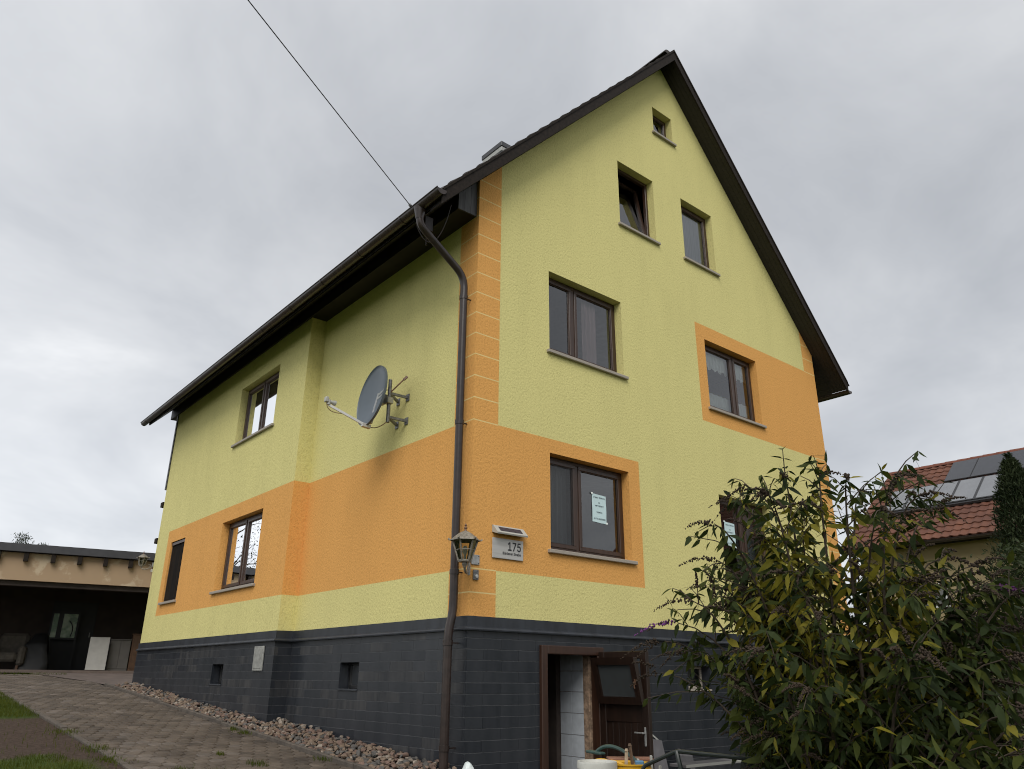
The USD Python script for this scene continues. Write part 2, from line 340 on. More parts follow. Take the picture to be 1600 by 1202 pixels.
# ------------------------------------------------------------------ terrain
def sstep(a, b, x): t = np.clip((x - a) / (b - a), 0, 1); return t * t * (3 - 2 * t)
def drive_h(y): return np.where(y < 15.6, 0.66 + 0.066 * np.maximum(y, -8.0), 1.69 + 0.004 * (np.minimum(y, 60) - 15.6))
def height(x, y):
    x, y = np.asarray(x, float), np.asarray(y, float)
    hd = drive_h(y)
    hy = 0.10 + 0.062 * np.maximum(np.minimum(x, 40) - 5.5, 0)
    edge = np.where(y < 0, -0.25 + 0.42 * np.maximum(y, -7), 0.6)      # driveway bank falls to the yard
    edge = np.where(y > 12.2, 9.0, edge)
    k = sstep(edge, edge + np.where(y > 12.2, 6, 0.7), x)
    return hd * (1 - k) + hy * k
gx = np.unique(np.concatenate([np.linspace(-260, -30, 14), np.linspace(-30, -8, 20), np.arange(-8, 9, 0.25), np.linspace(9, 40, 40), np.linspace(40, 300, 14)]))
gy = np.unique(np.concatenate([np.linspace(-200, -20, 10), np.linspace(-20, -9, 10), np.arange(-9, 20, 0.25), np.linspace(20, 60, 30), np.linspace(60, 300, 14)]))
X, Y = np.meshgrid(gx, gy, indexing='xy')
bump_n = (meshkit.fbm(np.stack([X * .9, Y * .9, X * 0], -1), 3, 5) - .5) * 0.06
near = ((X > -2.9) & (X < 9.5) & (Y > -1) & (Y < 17))
Z = height(X, Y) + np.where(near, -0.03, bump_n)
# open pit under the house so no ground shows in its rooms
Z = np.where((X > 0.9) & (X < 8.3) & (Y > 0.3) & (Y < 11.4), -0.05, Z)
Z = np.where((X > -0.3) & (X < 8.9) & (Y > 11.5), np.minimum(Z, 1.6), Z)
V = np.stack([X, Y, Z], -1).reshape(-1, 3); nx, ny = len(gx), len(gy)
ii = (np.arange(ny - 1)[:, None] * nx + np.arange(nx - 1)[None]).ravel()
gmesh = (V, np.stack([ii, ii + 1, ii + nx + 1, ii + nx], -1))
ground = obj('ground', gmesh, 'ground_mix', kind='structure', smooth=True)
px, py = V[:, 0], V[:, 1]
wob = (meshkit.fbm(np.stack([px * 1.3, py * 1.3, px * 0], -1), 3, 9) - .5)
soil = ((px + wob * .8 < -2.6) & (px + wob * .5 > -4.6) & (py + wob * 1.6 > 2.75) & (py + wob * 1.2 < 6.5)).astype(float)
soil = np.maximum(soil, ((px > -3.5 + wob * .5) & (px < -2.5) & (py < 3.4)).astype(float) * (px > -3.35 + .12 * (3.2 - py)))
soil = np.maximum(soil, ((px > -2.9) & (px < 7) & (py < 16) & (py > -6)).astype(float))
soil = np.maximum(soil, ((px < 9) & (py > 15.2) & (py < 30)).astype(float))
UsdGeom.PrimvarsAPI(UsdGeom.Mesh(ground)).CreatePrimvar('soil', Sdf.ValueTypeNames.FloatArray, 'vertex').Set(Vt.FloatArray.FromNumpy(soil.astype(np.float32)))

# ------------------------------------------------------------------ driveway of concrete setts
drive = thing('driveway', kind='structure')
DX0, DX1, DY0, DY1 = -2.80, -0.76, -7.5, 15.3
bed = MB()
bed.box((DX0 - .02, -9, -0.3), (DX1, -8.99, -0.29))
ysb = np.arange(-9, 15.41, 0.4)
vb, fb = [], []
for y in ysb:
    xl = DX0 - .02 if y < 9.4 else -7.0
    z = float(drive_h(np.array(y))) - 0.030
    vb += [[xl, y, z], [DX1 + .02, y, z]]
fb = [[2 * i, 2 * i + 1, 2 * i + 3, 2 * i + 2] for i in range(len(ysb) - 1)]
obj('sand_bed', (np.array(vb), np.array(fb)), 'joint_sand', drive)
tops = np.array([[x, y, z] for z in (0, 1) for y in (-1, 1) for x in (-1, 1)], float)
def paver_geo(cx, cy, lx, ly, dz, tilt):
    a, b = 0.066, 0.011; hx, hy = lx / 2 - .003, ly / 2 - .004; kx_, ky_ = min(.046, lx * .27), .038
    ring = np.array([(-hx + kx_, -hy), (hx - kx_, -hy), (hx, -hy + ky_), (hx, hy - ky_), (hx - kx_, hy), (-hx + kx_, hy), (-hx, hy - ky_), (-hx, -hy + ky_)])
    v = np.vstack([np.c_[ring, np.full(8, -.045)], np.c_[ring, np.full(8, -b)], np.c_[ring * [1 - b / hx, 1 - b / hy], np.zeros(8)]])
    z0 = float(drive_h(np.array(cy)))
    v[:, 2] += v[:, 1] * a + v[:, 0] * tilt[0] + v[:, 1] * tilt[1] + z0 + dz
    v[:, 0] += cx; v[:, 1] += cy
    f = [[16, 17, 18], [16, 18, 19], [16, 19, 20], [16, 20, 21], [16, 21, 22], [16, 22, 23]]
    for l in (0, 8):
        for j in range(8): k = (j + 1) % 8; f += [[l + j, l + k, l + 8 + k], [l + j, l + 8 + k, l + 8 + j]]
    return v, f
PXW, PYW = .165, .2
rows = np.arange(DY0, DY1 - .1, PYW); pav = []
for i, y in enumerate(rows):
    x0 = DX0 if y < 9.6 else -6.6
    cells = [] if i % 2 else [(x0, x0 + PXW / 2)]
    xx = x0 + (0 if i % 2 else PXW / 2)
    while xx < DX1 - .01:
        cells.append((xx, min(xx + PXW, DX1))); xx += PXW
    for (a, b) in cells:
        if b - a < .03: continue
        # ruts sag slightly, setts sit uneven
        sag = -0.012 * math.exp(-((((a + b) / 2 + 2.35) / .28) ** 2)) - 0.010 * math.exp(-((((a + b) / 2 + 1.2) / .28) ** 2))
        pav.append((a, b, y + .1, paver_geo((a + b) / 2, y + .1, b - a, PYW, sag + rng.normal(0, .0022), rng.normal(0, .012, 2))))
def pav_mat(a, y):
    n = meshkit.noise(np.array([[a * 3.1, y * 2.3, 1.5]]))[0] + rng.normal(0, .16)
    return 'paver_pale' if n > .72 else 'paver_dark' if n < .26 else 'paver'
vis = [p for p in pav if p[2] > 0.9]
vis.sort(key=lambda p: np.hypot((p[0] + p[1]) / 2 - CAM[0], p[2] - CAM[1]))
vis = [p for p in vis if p[2] > 1.0 + 0.35 * (-(p[0]) - .7)]
own = set(id(p) for p in vis[:300]); rest = {k: MB() for k in ('paver', 'paver_pale', 'paver_dark')}
for p in pav:
    mm = pav_mat(p[0], p[2])
    if id(p) in own: obj('paver', MB().add(*p[3]), mm, drive)
    else: rest[mm].add(*p[3])
for k, mb in rest.items():
    if mb.n: obj('remaining_pavers', mb, k, drive, kind='stuff')

apron = MB(); xa = np.array([-0.70, 8.5]); yv = [10.75, 12, 13, 14, 15, 15.6, 17.5]
va, fa = [], []
for y in yv: 
    z = float(drive_h(np.array(y))) + .004
    va += [[-0.70 if y < 12.6 else -0.70 - (y - 12.6) * .32, y, z], [-.30 if y < 11.7 else 8.5, y, z]]
fa = [[2 * i, 2 * i + 1, 2 * i + 3, 2 * i + 2] for i in range(len(yv) - 1)]
obj('concrete_apron', (np.array(va), np.array(fa)), 'apron_concrete', kind='structure')

# kerb along the gravel strip and along the left edge
for (kx, ky0, ky1, w) in ((-0.73, -6.0, 11.6, .06), (-2.84, -7.0, 9.4, .07)):
    kb = thing('kerb', kind='structure'); y = ky0
    while y < ky1:
        z0, z1 = float(drive_h(np.array(y + .01))), float(drive_h(np.array(y + .99)))
        m = MB(); top = 0.045 if kx > -1 else 0.012
        j = rng.normal(0, .004)
        v = np.array([[sx * w / 2, yy, zz] for yy, zb in ((y + .004, z0), (y + .996, z1)) for zz in (zb - .15, zb + top - .008) for sx in (-1, 1)])
        vt = np.array([[sx * (w / 2 - .008), yy, zb + top] for yy, zb in ((y + .004, z0), (y + .996, z1)) for sx in (-1, 1)])
        h = trimesh.convex.convex_hull(np.vstack([v, vt])); m.add(h.vertices + [kx + j, 0, j], h.faces)
        obj('kerb_stone', m, 'kerb_concrete', kb); y += 1.0

# river stones between kerb and wall
strip = thing('gravel_strip', kind='structure')
bedv = []
for y in np.arange(-6, 11.9, .3):
    z = float(drive_h(np.array(y))) + .005; bedv += [[-.71, y, z], [.02 if y > 0.05 else -.05, y, z]]
obj('gravel_bed', (np.array(bedv), np.array([[2 * i, 2 * i + 1, 2 * i + 3, 2 * i + 2] for i in range(len(bedv) // 2 - 1)])), 'joint_sand', strip)
def stone_geo(c, s):
    p = rng.normal(0, 1, (15, 3)); p /= np.linalg.norm(p, axis=1, keepdims=True); p *= rng.uniform(.8, 1.1, (15, 1))
    p *= np.array([1, rng.uniform(.65, .95), rng.uniform(.5, .8)]) * s
    a = rng.uniform(0, 6.28); R = np.array([[math.cos(a), math.sin(a), 0], [-math.sin(a), math.cos(a), 0], [0, 0, 1]])
    h = trimesh.convex.convex_hull(p @ R); return h.vertices + c, h.faces
stones = []
for y in np.arange(-1.6, 11.6, .062):
    wallx = -.315 if y > 4.45 else -.04
    for x in np.arange(-.66, wallx, .075):
        xx, yy = x + rng.uniform(-.03, .03), y + rng.uniform(-.03, .03)
        if xx > wallx - .02: continue
        s = rng.uniform(.028, .056) * (1.12 if rng.random() < .15 else 1)
        pile = .035 + .07 * max(0, (xx + .7) / .7) * (1 if y < 4.4 else 1.4)
        stones.append((xx, yy, stone_geo(np.array([xx, yy, float(drive_h(np.array(yy))) + pile * rng.uniform(.6, 1.15)]), s)))
vis = sorted([t for t in stones if t[1] > .55], key=lambda t: t[1]); own = set(id(t) for t in vis[:300])
names = ['stone_beige', 'stone_pink', 'stone_grey', 'stone_pale']; rest = {k: MB() for k in names}
for t in stones:
    k = names[rng.choice(4, p=[.38, .26, .24, .12])]
    if id(t) in own: obj('stone', MB().add(*t[2]), k, strip, smooth=50)
    else: rest[k].add(*t[2])
for k, mb in rest.items(): obj('remaining_stones', mb, k, strip, kind='stuff')

# ------------------------------------------------------------------ the house
house = thing('house', 'yellow and orange rendered gable house standing on a dark tiled plinth', 'house')
GA = Frame((0, 0, 0), (1, 0, 0), (0, 1, 0))
LE = Frame((0, 0, 0), (0, 1, 0), (1, 0, 0))
BA = Frame((-.275, 0, 0), (0, 1, 0), (1, 0, 0))
W, D, B0 = 8.65, 11.64, 4.486
XR, ZSOF, SL, SR = 4.32, 12.78, 1.07, 1.125
ZP, OB, OT = 2.313, 2.844, 4.656
T = 0.17
def soff(x): return ZSOF - (SL * (XR - x) if x < XR else SR * (x - XR))
def roof_top(x): return soff(x) + .22
wins_g = dict(gf=(1.282, 2.827, 3.178, 4.464), gr=(4.982, 6.42, 3.178, 4.464), u1=(1.294, 2.83, 5.941, 7.214), u2=(4.969, 6.517, 5.941, 7.214),
              a1=(2.918, 3.838, 8.69, 9.961), a2=(4.618, 5.539, 8.69, 9.961), top=(3.975, 4.526, 11.108, 11.699))
holes = unary_union([sbox(a, c, b, d) for a, b, c, d in wins_g.values()])
outline = Polygon([(0, ZP), (W, ZP), (W, soff(W) + .02), (XR, ZSOF + .02), (0, soff(0) + .02)])
QW, LW = 0.393, 0.014
orange = unary_union([sbox(0, OB, 3.057, OT), sbox(0, ZP, QW, 9), sbox(4.729, 5.674, W, 7.478), sbox(8.262, ZP, W, 9)]).intersection(outline)
def qlines(u0, u1, zs): return [sbox(u0, z - LW / 2, u1, z + LW / 2) for z in zs]
QZ = [4.656 + .2955 * k for k in range(0, 13)]
lines = qlines(0, QW, QZ) + qlines(0, QW, [OB, 2.575]) + qlines(8.262, W, [7.478 + .2955 * k for k in range(4)] + [5.674 - .2955 * k for k in range(12)])
lines = unary_union(lines).intersection(outline).difference(holes)
orange = orange.difference(holes).difference(lines)
yellow = outline.difference(holes).difference(orange).difference(lines)
obj('gable_wall', GA.extr(yellow, 0, T), 'yellow_render', house)
obj('painted_band', GA.extr(orange, 0, T), 'orange_render', house, label='orange painted field and corner band on the gable')
for g in lines.geoms: obj('joint_line', GA.extr(g, 0, T), 'cream_line', house)
# long side, recessed part
ol = sbox(T, ZP, B0, 7.62)
lines = unary_union(qlines(T, .403, QZ[:11]) + qlines(T, .403, [OB, 2.575])).intersection(ol)
orange = unary_union([sbox(T, OB, B0, OT), sbox(T, ZP, .403, 9)]).intersection(ol).difference(lines)
obj('side_wall', LE.extr(ol.difference(orange).difference(lines), 0, T), 'yellow_render', house)
obj('painted_band', LE.extr(orange, 0, T), 'orange_render', house)
for g in lines.geoms: obj('joint_line', LE.extr(g, 0, T), 'cream_line', house)
# bay
wins_b = dict(v=(5.68, 7.51, 5.909, 7.10), w=(5.644, 7.531, 3.096, 4.383), s=(9.669, 10.588, 3.096, 4.383))
hb = unary_union([sbox(a, c, b, d) for a, b, c, d in wins_b.values()])
ob_ = sbox(B0, ZP, D, 7.64)
orange = sbox(B0, OB, 10.857, OT).difference(hb)
obj('bay_wall', BA.extr(ob_.difference(hb).difference(orange), 0, T), 'yellow_render', house)
obj('painted_band', BA.extr(orange, 0, T), 'orange_render', house)
RE = Frame((-.275 + T, B0, 0), (1, 0, 0), (0, 1, 0))
for z0, z1, m in ((ZP, OB, 'yellow_render'), (OB, OT, 'orange_render'), (OT, 7.64, 'yellow_render')):
    obj('bay_return', RE.extr(sbox(0, z0, .275 - T, z1), 0, .3), m, house)
# far walls
FB = Frame((0, D, 0), (1, 0, 0), (0, -1, 0))
obj('rear_wall', FB.extr(Polygon([(-.275 + T, 0), (W, 0), (W, soff(W)), (XR, ZSOF), (-.275 + T, 7.6)]), 0, T), 'yellow_render', house)
RI = Frame((W, 0, 0), (0, 1, 0), (-1, 0, 0))
obj('far_side_wall', RI.extr(sbox(T, 0, D - T, soff(W)), 0, T), 'yellow_render', house)
obj('rear_cladding', MB().box((-.30, D + .002, 5.75), (3, D + .07, 7.6)), 'anthracite', house, label='slate grey cladding edge on the rear corner')
# floors inside
for z in (2.72, 5.42, 8.1):
    obj('floor_slab', MB().box((T + .01, T + .01, z - .1), (W - T - .01, D - T - .01, z)), 'interior_plaster', house)
obj('inner_wall', Frame((0, 4.2, 0), (1, 0, 0), (0, 1, 0)).extr(Polygon([(T + .01, 0), (W - T - .01, 0), (W - T - .01, 7.9), (XR, 12.5), (T + .01, 8.1)]), 0, .1), 'interior_plaster', house)

# ---- plinth
pl = obj('plinth', MB().box((.3, D - .4, 0), (.31, D - .39, .1)), 'tile_joint', house, label='dark slate coloured tile cladding of the plinth')
E0 = .022                                                     # core proud of the render
cellar_l = (2.345, 2.868, 1.495, 1.845); cellar_b = (6.45, 6.97, 1.517, 1.848); cellar_g = (3.83, 4.35, 1.52, 1.845)
DOOR = (1.053, 2.113, -.3, 2.03)
rb = lambda t: sbox(t[0], t[2], t[1], t[3])
# cores (joint colour)
obj('core', GA.extr(sbox(-E0, -.3, W + E0, 2.20).difference(rb(DOOR)).difference(rb(cellar_g)), -E0, .26), 'tile_joint', pl)
obj('core', LE.extr(sbox(.26, -.3, B0 - E0, 2.20).difference(rb(cellar_l)), -E0, .26), 'tile_joint', pl)
obj('core', BA.extr(sbox(B0 - E0, -.3, D + E0, 2.20).difference(rb(cellar_b)), -E0, .26), 'tile_joint', pl)
# smooth band and drip ledge
for fr, a, b in ((GA, -E0 - .004, W), (LE, .26, B0 - E0 - .004), (BA, B0 - E0 - .004, D)):
    obj('top_band', fr.extr(sbox(a, 2.20, b, ZP - .001), -E0 - .004, .26), 'plinth_band', pl)
def ledge(fr, a, b):
    prof = Polygon([(0, 2.155), (.062, 2.155), (.066, 2.17), (.058, 2.186), (.03, 2.2), (0, 2.2)])
    m = MB(); n = len(prof.exterior.coords) - 1; c = np.array(prof.exterior.coords[:n])
    va = [fr.P(a(w) if callable(a) else a, z, -w) for w, z in c]; vb = [fr.P(b(w) if callable(b) else b, z, -w) for w, z in c]
    f = [[j, (j + 1) % n, n + (j + 1) % n, n + j] for j in range(n)]
    m.add(np.array(va + vb), f); return m
obj('drip_ledge', ledge(GA, lambda w: -w, lambda w: W + w), 'plinth_band', pl)
obj('drip_ledge', ledge(LE, lambda w: -w, lambda w: B0 - w), 'plinth_band', pl)
obj('drip_ledge', ledge(BA, lambda w: B0 - w, lambda w: D), 'plinth_band', pl)
RB = Frame((0, B0, 0), (1, 0, 0), (0, 1, 0))
obj('top_band', RB.extr(sbox(-.275 + .26, 2.20, -E0 - .005, ZP - .001), -E0 - .004, .2), 'plinth_band', pl)
obj('drip_ledge', ledge(RB, lambda w: -.275 - w, lambda w: -w), 'plinth_band', pl)
# tiles one by one
RH, TL = .1172, .517
tiles = []
def tile_wall(fr, u0, u1, holes, shift, zmin, u_edge0=0, u_edge1=0):
    hol = unary_union([rb(h) for h in holes]) if holes else None
    k = 0; z1 = 2.155
    while z1 > zmin:
        z0 = z1 - (RH if k else .08)
        s = shift + (k % 2) * TL / 2; u = u0 - ((u0 - s) % TL)
        while u < u1:
            a, b = max(u, u0), min(u + TL, u1)
            if b - a > .02:
                r = sbox(a + .0013, z0 + .0036, b - .0013, z1 - .0036)
                if hol is not None: r = r.difference(hol)
                for g in getattr(r, 'geoms', [r]):
                    if g.area > 3e-4:
                        x0, y0_, x1, y1_ = g.bounds
                        wv = -E0 - .0045 - abs(rng.normal(0, .0007))
                        c = fr.P((x0 + x1) / 2, (y0_ + y1_) / 2, 0)
                        tiles.append((np.linalg.norm(c - CAM) / max(.2, abs((CAM - c) @ fr.W) / np.linalg.norm(c - CAM)) ** .5, fr, g, wv, c))
            u += TL
        z1 = z0; k += 1
EE = E0 + .0045
tile_wall(GA, -EE, W + EE, [DOOR, cellar_g], .21, .02)
tile_wall(LE, -E0, B0 - E0, [cellar_l], 2.343 - TL * 5, .60)
tile_wall(BA, B0 - EE, D + E0, [cellar_b], 6.45 - TL * 8, .88)
tile_wall(RB, -.275 - E0, -E0, [], -.5, .85)
def tile_seen(c):
    if abs(c[1]) < .2 and c[0] > 0: return c[2] > .75 and c[0] < 4.6
    return c[2] > float(drive_h(np.array(c[1]))) - .02
tiles = [t for t in tiles if tile_seen(t[4]) or t[4][1] < .2]
order = sorted([t for t in tiles if tile_seen(t[4])], key=lambda t: t[0]); own = set(id(t) for t in order[:300])
rest = {}
for t in tiles:
    mm = ['slate_tile', 'slate_tile_pale', 'slate_tile_dark'][rng.choice(3, p=[.6, .22, .18])] if t[1] is not GA else ['slate_tile', 'slate_tile_dark'][rng.choice(2, p=[.75, .25])]
    mb = t[1].extr(t[2], t[3], -E0 + .001)
    if id(t) in own: obj('plinth_tile', mb, mm, pl)
    else:
        r = rest.setdefault(mm, MB()); r.tm(mb.mesh())
for k, mb in rest.items(): obj('remaining_tiles', mb, k, pl, kind='stuff')

# ---- windows
def outline_frame(fr, mb, a, b, c, d, w0, w1, t, tb=None, bev=.006):
    tb = tb or t
    fr.box(mb, (a, c, w0), (b, c + tb, w1), bev); fr.box(mb, (a, d - t, w0), (b, d, w1), bev)
    fr.box(mb, (a, c + tb - .004, w0 + .001), (a + t, d - t + .004, w1 - .001), bev); fr.box(mb, (b - t, c + tb - .004, w0 + .001), (b, d - t + .004, w1 - .001), bev)
def curtain(fr, a, b, c, d, w, amp=.018, wl=.09, scallop=0.0, seed=1):
    n = int((b - a) / .012) + 2; us = np.linspace(a, b, n); r = np.random.default_rng(seed)
    ph = np.cumsum(r.uniform(.7, 1.3, n)) * .012 / wl * 2 * np.pi
    ww = w + amp * np.sin(ph)
    low = c + scallop * (.5 + .5 * np.cos(us / .16 * 2 * np.pi))
    v = [fr.P(u, z, q) for z_i in range(3) for u, q, z in zip(us, ww, low + (d - low) * z_i / 2)]
    f = [[i * n + j, i * n + j + 1, (i + 1) * n + j + 1, (i + 1) * n + j] for i in range(2) for j in range(n - 1)]
    return MB().add(np.array(v), f)
def window(fr, rect, mull=None, label=None, glass='window_glass', w0=None, sash=True, sill=True, tilt=None, fw=.055, sw=.052, flip=False, proj=.05):
    a, b, c, d = rect; w0 = w0 if w0 is not None else T - .035
    c2 = c + .012
    m = MB(); outline_frame(fr, m, a + .002, b - .002, c2, d - .002, w0, w0 + .07, fw, fw + .01)
    if mull: fr.box(m, (mull - .035, c2 + fw, w0 + .004), (mull + .035, d - fw, w0 + .066), .005)
    p = obj('window', m, 'brown_frame', house, label=label)
    cells = [(a + fw, mull - .033), (mull + .033, b - fw)] if mull else [(a + fw, b - fw)]
    for i, (x0, x1) in enumerate(cells):
        s = MB(); y0, y1 = c2 + fw + .012, d - fw
        if tilt == i:
            # bottom hung sash leaning into the room
            k = math.tan(math.radians(9)); H = y1 - y0
            def Q(u, h, w): return fr.P(u, y0 + h, w0 + .02 + w + h * k)
            for (ua, ub, ha, hb_) in ((x0, x1, 0, sw), (x0, x1, H - sw, H), (x0, x0 + sw, sw, H - sw), (x1 - sw, x1, sw, H - sw)):
                vs = np.array([Q(u, h, w) for u in (ua, ub) for h in (ha, hb_) for w in (0, .06)]); hh = trimesh.convex.convex_hull(vs); s.add(hh.vertices, hh.faces)
            obj('sash', s, 'brown_frame', p)
            vs = np.array([Q(x0 + sw, sw, .03), Q(x1 - sw, sw, .03), Q(x1 - sw, H - sw, .03), Q(x0 + sw, H - sw, .03)])
            obj('pane', (vs, np.array([[0, 1, 2, 3]])), glass, p)
        else:
            outline_frame(fr, s, x0 - .004, x1 + .004, y0 - .004, y1 + .004, w0 - .012, w0 + .06, sw)
            # glazing bead
            outline_frame(fr, s, x0 + sw - .006, x1 - sw + .006, y0 + sw - .006, y1 - sw + .006, w0 + .004, w0 + .04, .012, bev=.003)
            obj('sash', s, 'brown_frame', p)
            vs = np.array([fr.P(x0 + sw, y0 + sw, w0 + .02), fr.P(x1 - sw, y0 + sw, w0 + .02), fr.P(x1 - sw, y1 - sw, w0 + .02), fr.P(x0 + sw, y1 - sw, w0 + .02)])
            obj('pane', (vs, np.array([[0, 1, 2, 3]])), glass, p)
    if sill:
        sm = MB(); fr.box(sm, (a - .055, c - .036, -proj), (b + .055, c + .011, w0 - .002), .006)
        obj('sill', sm, 'granite_sill', p)
    return p
w = window(GA, wins_g['gf'], 1.90, 'two part window with a white paper notice, set in the orange field')
obj('fly_screen', (np.array([GA.P(1.38, 3.3, .128), GA.P(1.83, 3.3, .128), GA.P(1.83, 4.36, .128), GA.P(1.38, 4.36, .128)]), np.array([[0, 1, 2, 3]])), 'fly_screen', w)
obj('curtain', curtain(GA, 1.36, 1.86, 3.25, 4.4, .30, seed=4), 'curtain_grey', w)
w = window(GA, wins_g['u1'], 1.90, 'two part window on the upper floor with a pink curtain')
obj('curtain', curtain(GA, 2.22, 2.52, 5.96, 7.2, .26, seed=2), 'curtain_pink', w)
w = window(GA, wins_g['u2'], 5.93, 'two part window with white lace curtains in the orange field')
obj('curtain', curtain(GA, 5.03, 6.46, 6.80, 7.2, .225, .010, .10, .05, 3), 'lace_white', w)
obj('curtain', curtain(GA, 5.03, 6.46, 5.96, 6.36, .225, .010, .13, 0, 5), 'lace_white', w)
obj('curtain', curtain(GA, 6.22, 6.30, 5.96, 7.2, .26, .015, .06, 0, 6), 'panel_brown', w)
w = window(GA, wins_g['gr'], 5.76, 'two part window with a white paper notice, behind the butterfly bush')
obj('curtain', curtain(GA, 5.84, 6.36, 3.25, 4.4, .34, seed=8), 'curtain_grey', w)
w = window(GA, wins_g['a1'], None, 'attic window with its sash tilted inwards', tilt=0)
obj('curtain', curtain(GA, 2.95, 3.42, 8.7, 9.5, .55, seed=9), 'curtain_grey', w)
w = window(GA, wins_g['a2'], None, 'attic window with a grey patterned curtain')
obj('curtain', curtain(GA, 4.66, 5.5, 8.72, 9.93, .216, .006, .03, seed=10), 'curtain_grey', w)
window(GA, wins_g['top'], None, 'small square window under the ridge', fw=.045, sw=.045)
window(BA, wins_b['v'], 6.62, 'upper two part window of the bay')
w = window(BA, wins_b['w'], 6.62, 'lower two part window of the bay reflecting a tree')
obj('curtain', curtain(BA, 5.72, 7.45, 3.12, 4.3, .32, seed=12), 'curtain_grey', w)
w = window(BA, wins_b['s'], None, 'narrow window with a dark fly screen at the far end of the bay')
a_, b_2, c_, d_ = wins_b['s']
m = MB(); outline_frame(BA, m, a_ + .006, b_2 - .006, c_ + .016, d_ - .01, .035, .055, .03, .03, .003); BA.box(m, (a_ + .006, d_ - .075, .02), (b_2 - .006, d_ - .012, .075), .004); obj('screen_frame', m, 'brown_frame', w)
obj('fly_screen', (np.array([BA.P(a_ + .03, c_ + .04, .045), BA.P(b_2 - .03, c_ + .04, .045), BA.P(b_2 - .03, d_ - .06, .045), BA.P(a_ + .03, d_ - .06, .045)]), np.array([[0, 1, 2, 3]])), 'dense_screen', w)
# cellar windows
for fr, r, lab in ((LE, cellar_l, 'small cellar window in the plinth'), (BA, cellar_b, 'small cellar window under the bay'), (GA, cellar_g, 'cellar window beside the door with a pale board behind the glass')):
    m = MB(); a, b, c, d = r
    outline_frame(fr, m, a + .002, b - .002, c + .012, d - .002, .12, .17, .04)
    p = obj('window', m, 'black_cover' if fr is not GA else 'granite_sill', house, label=lab)
    vs = np.array([fr.P(a + .04, c + .05, .14), fr.P(b - .04, c + .05, .14), fr.P(b - .04, d - .04, .14), fr.P(a + .04, d - .04, .14)])
    obj('pane', (vs, np.array([[0, 1, 2, 3]])), 'window_glass' if fr is not GA else 'dull_glass', p)
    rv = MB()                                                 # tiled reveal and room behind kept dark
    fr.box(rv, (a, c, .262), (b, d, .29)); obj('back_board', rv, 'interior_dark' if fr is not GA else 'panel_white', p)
    sm = MB(); fr.box(sm, (a + .002, c - .012, -E0 - .02), (b - .002, c + .011, .118), .004); obj('sill', sm, 'plinth_band' if fr is not GA else 'granite_sill', p)
    lin = MB()
    for q in (((a, c + .011, -E0 - .0042), (a + .004, d, .12)), ((b - .004, c + .011, -E0 - .0042), (b, d, .12)), ((a + .004, d - .004, -E0 - .0042), (b - .004, d, .12))): fr.box(lin, *q)
    obj('reveal', lin, 'slate_tile_dark', p)

# ---- roof
roofp = MB(); Y0, Y1 = -.35, 12.15
XL, XRt = -.80, 9.27
def slab_poly(x0, x1): return Polygon([(x0, soff(x0) + .05), (XR, ZSOF + .05), (XR, ZSOF + .18), (x0, soff(x0) + .18)]) if x0 < XR else Polygon([(XR, ZSOF + .05), (x0, soff(x0) + .05), (x0, soff(x0) + .18), (XR, ZSOF + .18)])
RF = Frame((0, 0, 0), (1, 0, 0), (0, 1, 0))
RF.extr(slab_poly(XL, XR), Y0 + .03, Y1, roofp); RF.extr(slab_poly(XRt, XR), Y0 + .03, Y1, roofp)
roof = obj('roof', roofp, 'soffit_boards', house)
# soffit boards under the verge and the right eave, each a strip
def board_strip(x0, x1, y0, y1, off):                         # strip under the slope
    vs = np.array([[x, y, soff(x) + o] for x in (x0, x1) for y in (y0, y1) for o in (off, off + .02)]); h = trimesh.convex.convex_hull(vs); return h.vertices, h.faces
for k in range(4):
    y0, y1 = -.318 + k * .0795, -.318 + k * .0795 + .0765
    for xa, xb in ((XL, XR - .01), (XR + .01, XRt)):
        obj('soffit_board', MB().add(*board_strip(xa, xb, y0, y1, .028)), 'soffit_boards', roof)
m = MB()
for x0 in np.arange(8.69, 9.2, .1): m.add(*board_strip(x0, x0 + .096, .0, Y1, .028))
obj('eave_boards', m, 'soffit_boards', roof)
m = MB()
for x0 in np.arange(-.78, -.34, .1): m.add(*board_strip(x0, x0 + .096, 0, Y1, .028))
obj('eave_boards', m, 'soffit_boards', roof)
# verge boards with a lip
for nm, xa, xb in (('l', XL - .04, XR), ('r', XRt + .03, XR)):
    lo = .0; q = Polygon([(xa, soff(xa) + lo), (XR, ZSOF + lo), (XR, ZSOF + .24), (xa, soff(xa) + .22)])
    m = RF.extr(q, Y0, Y0 + .028); 
    q2 = Polygon([(xa, soff(xa) + .19), (XR, ZSOF + .20), (XR, ZSOF + .25), (xa, soff(xa) + .235)])
    RF.extr(q2, Y0 - .014, Y0 - .001, m)
    obj('verge_board', m, 'dark_wood', roof)
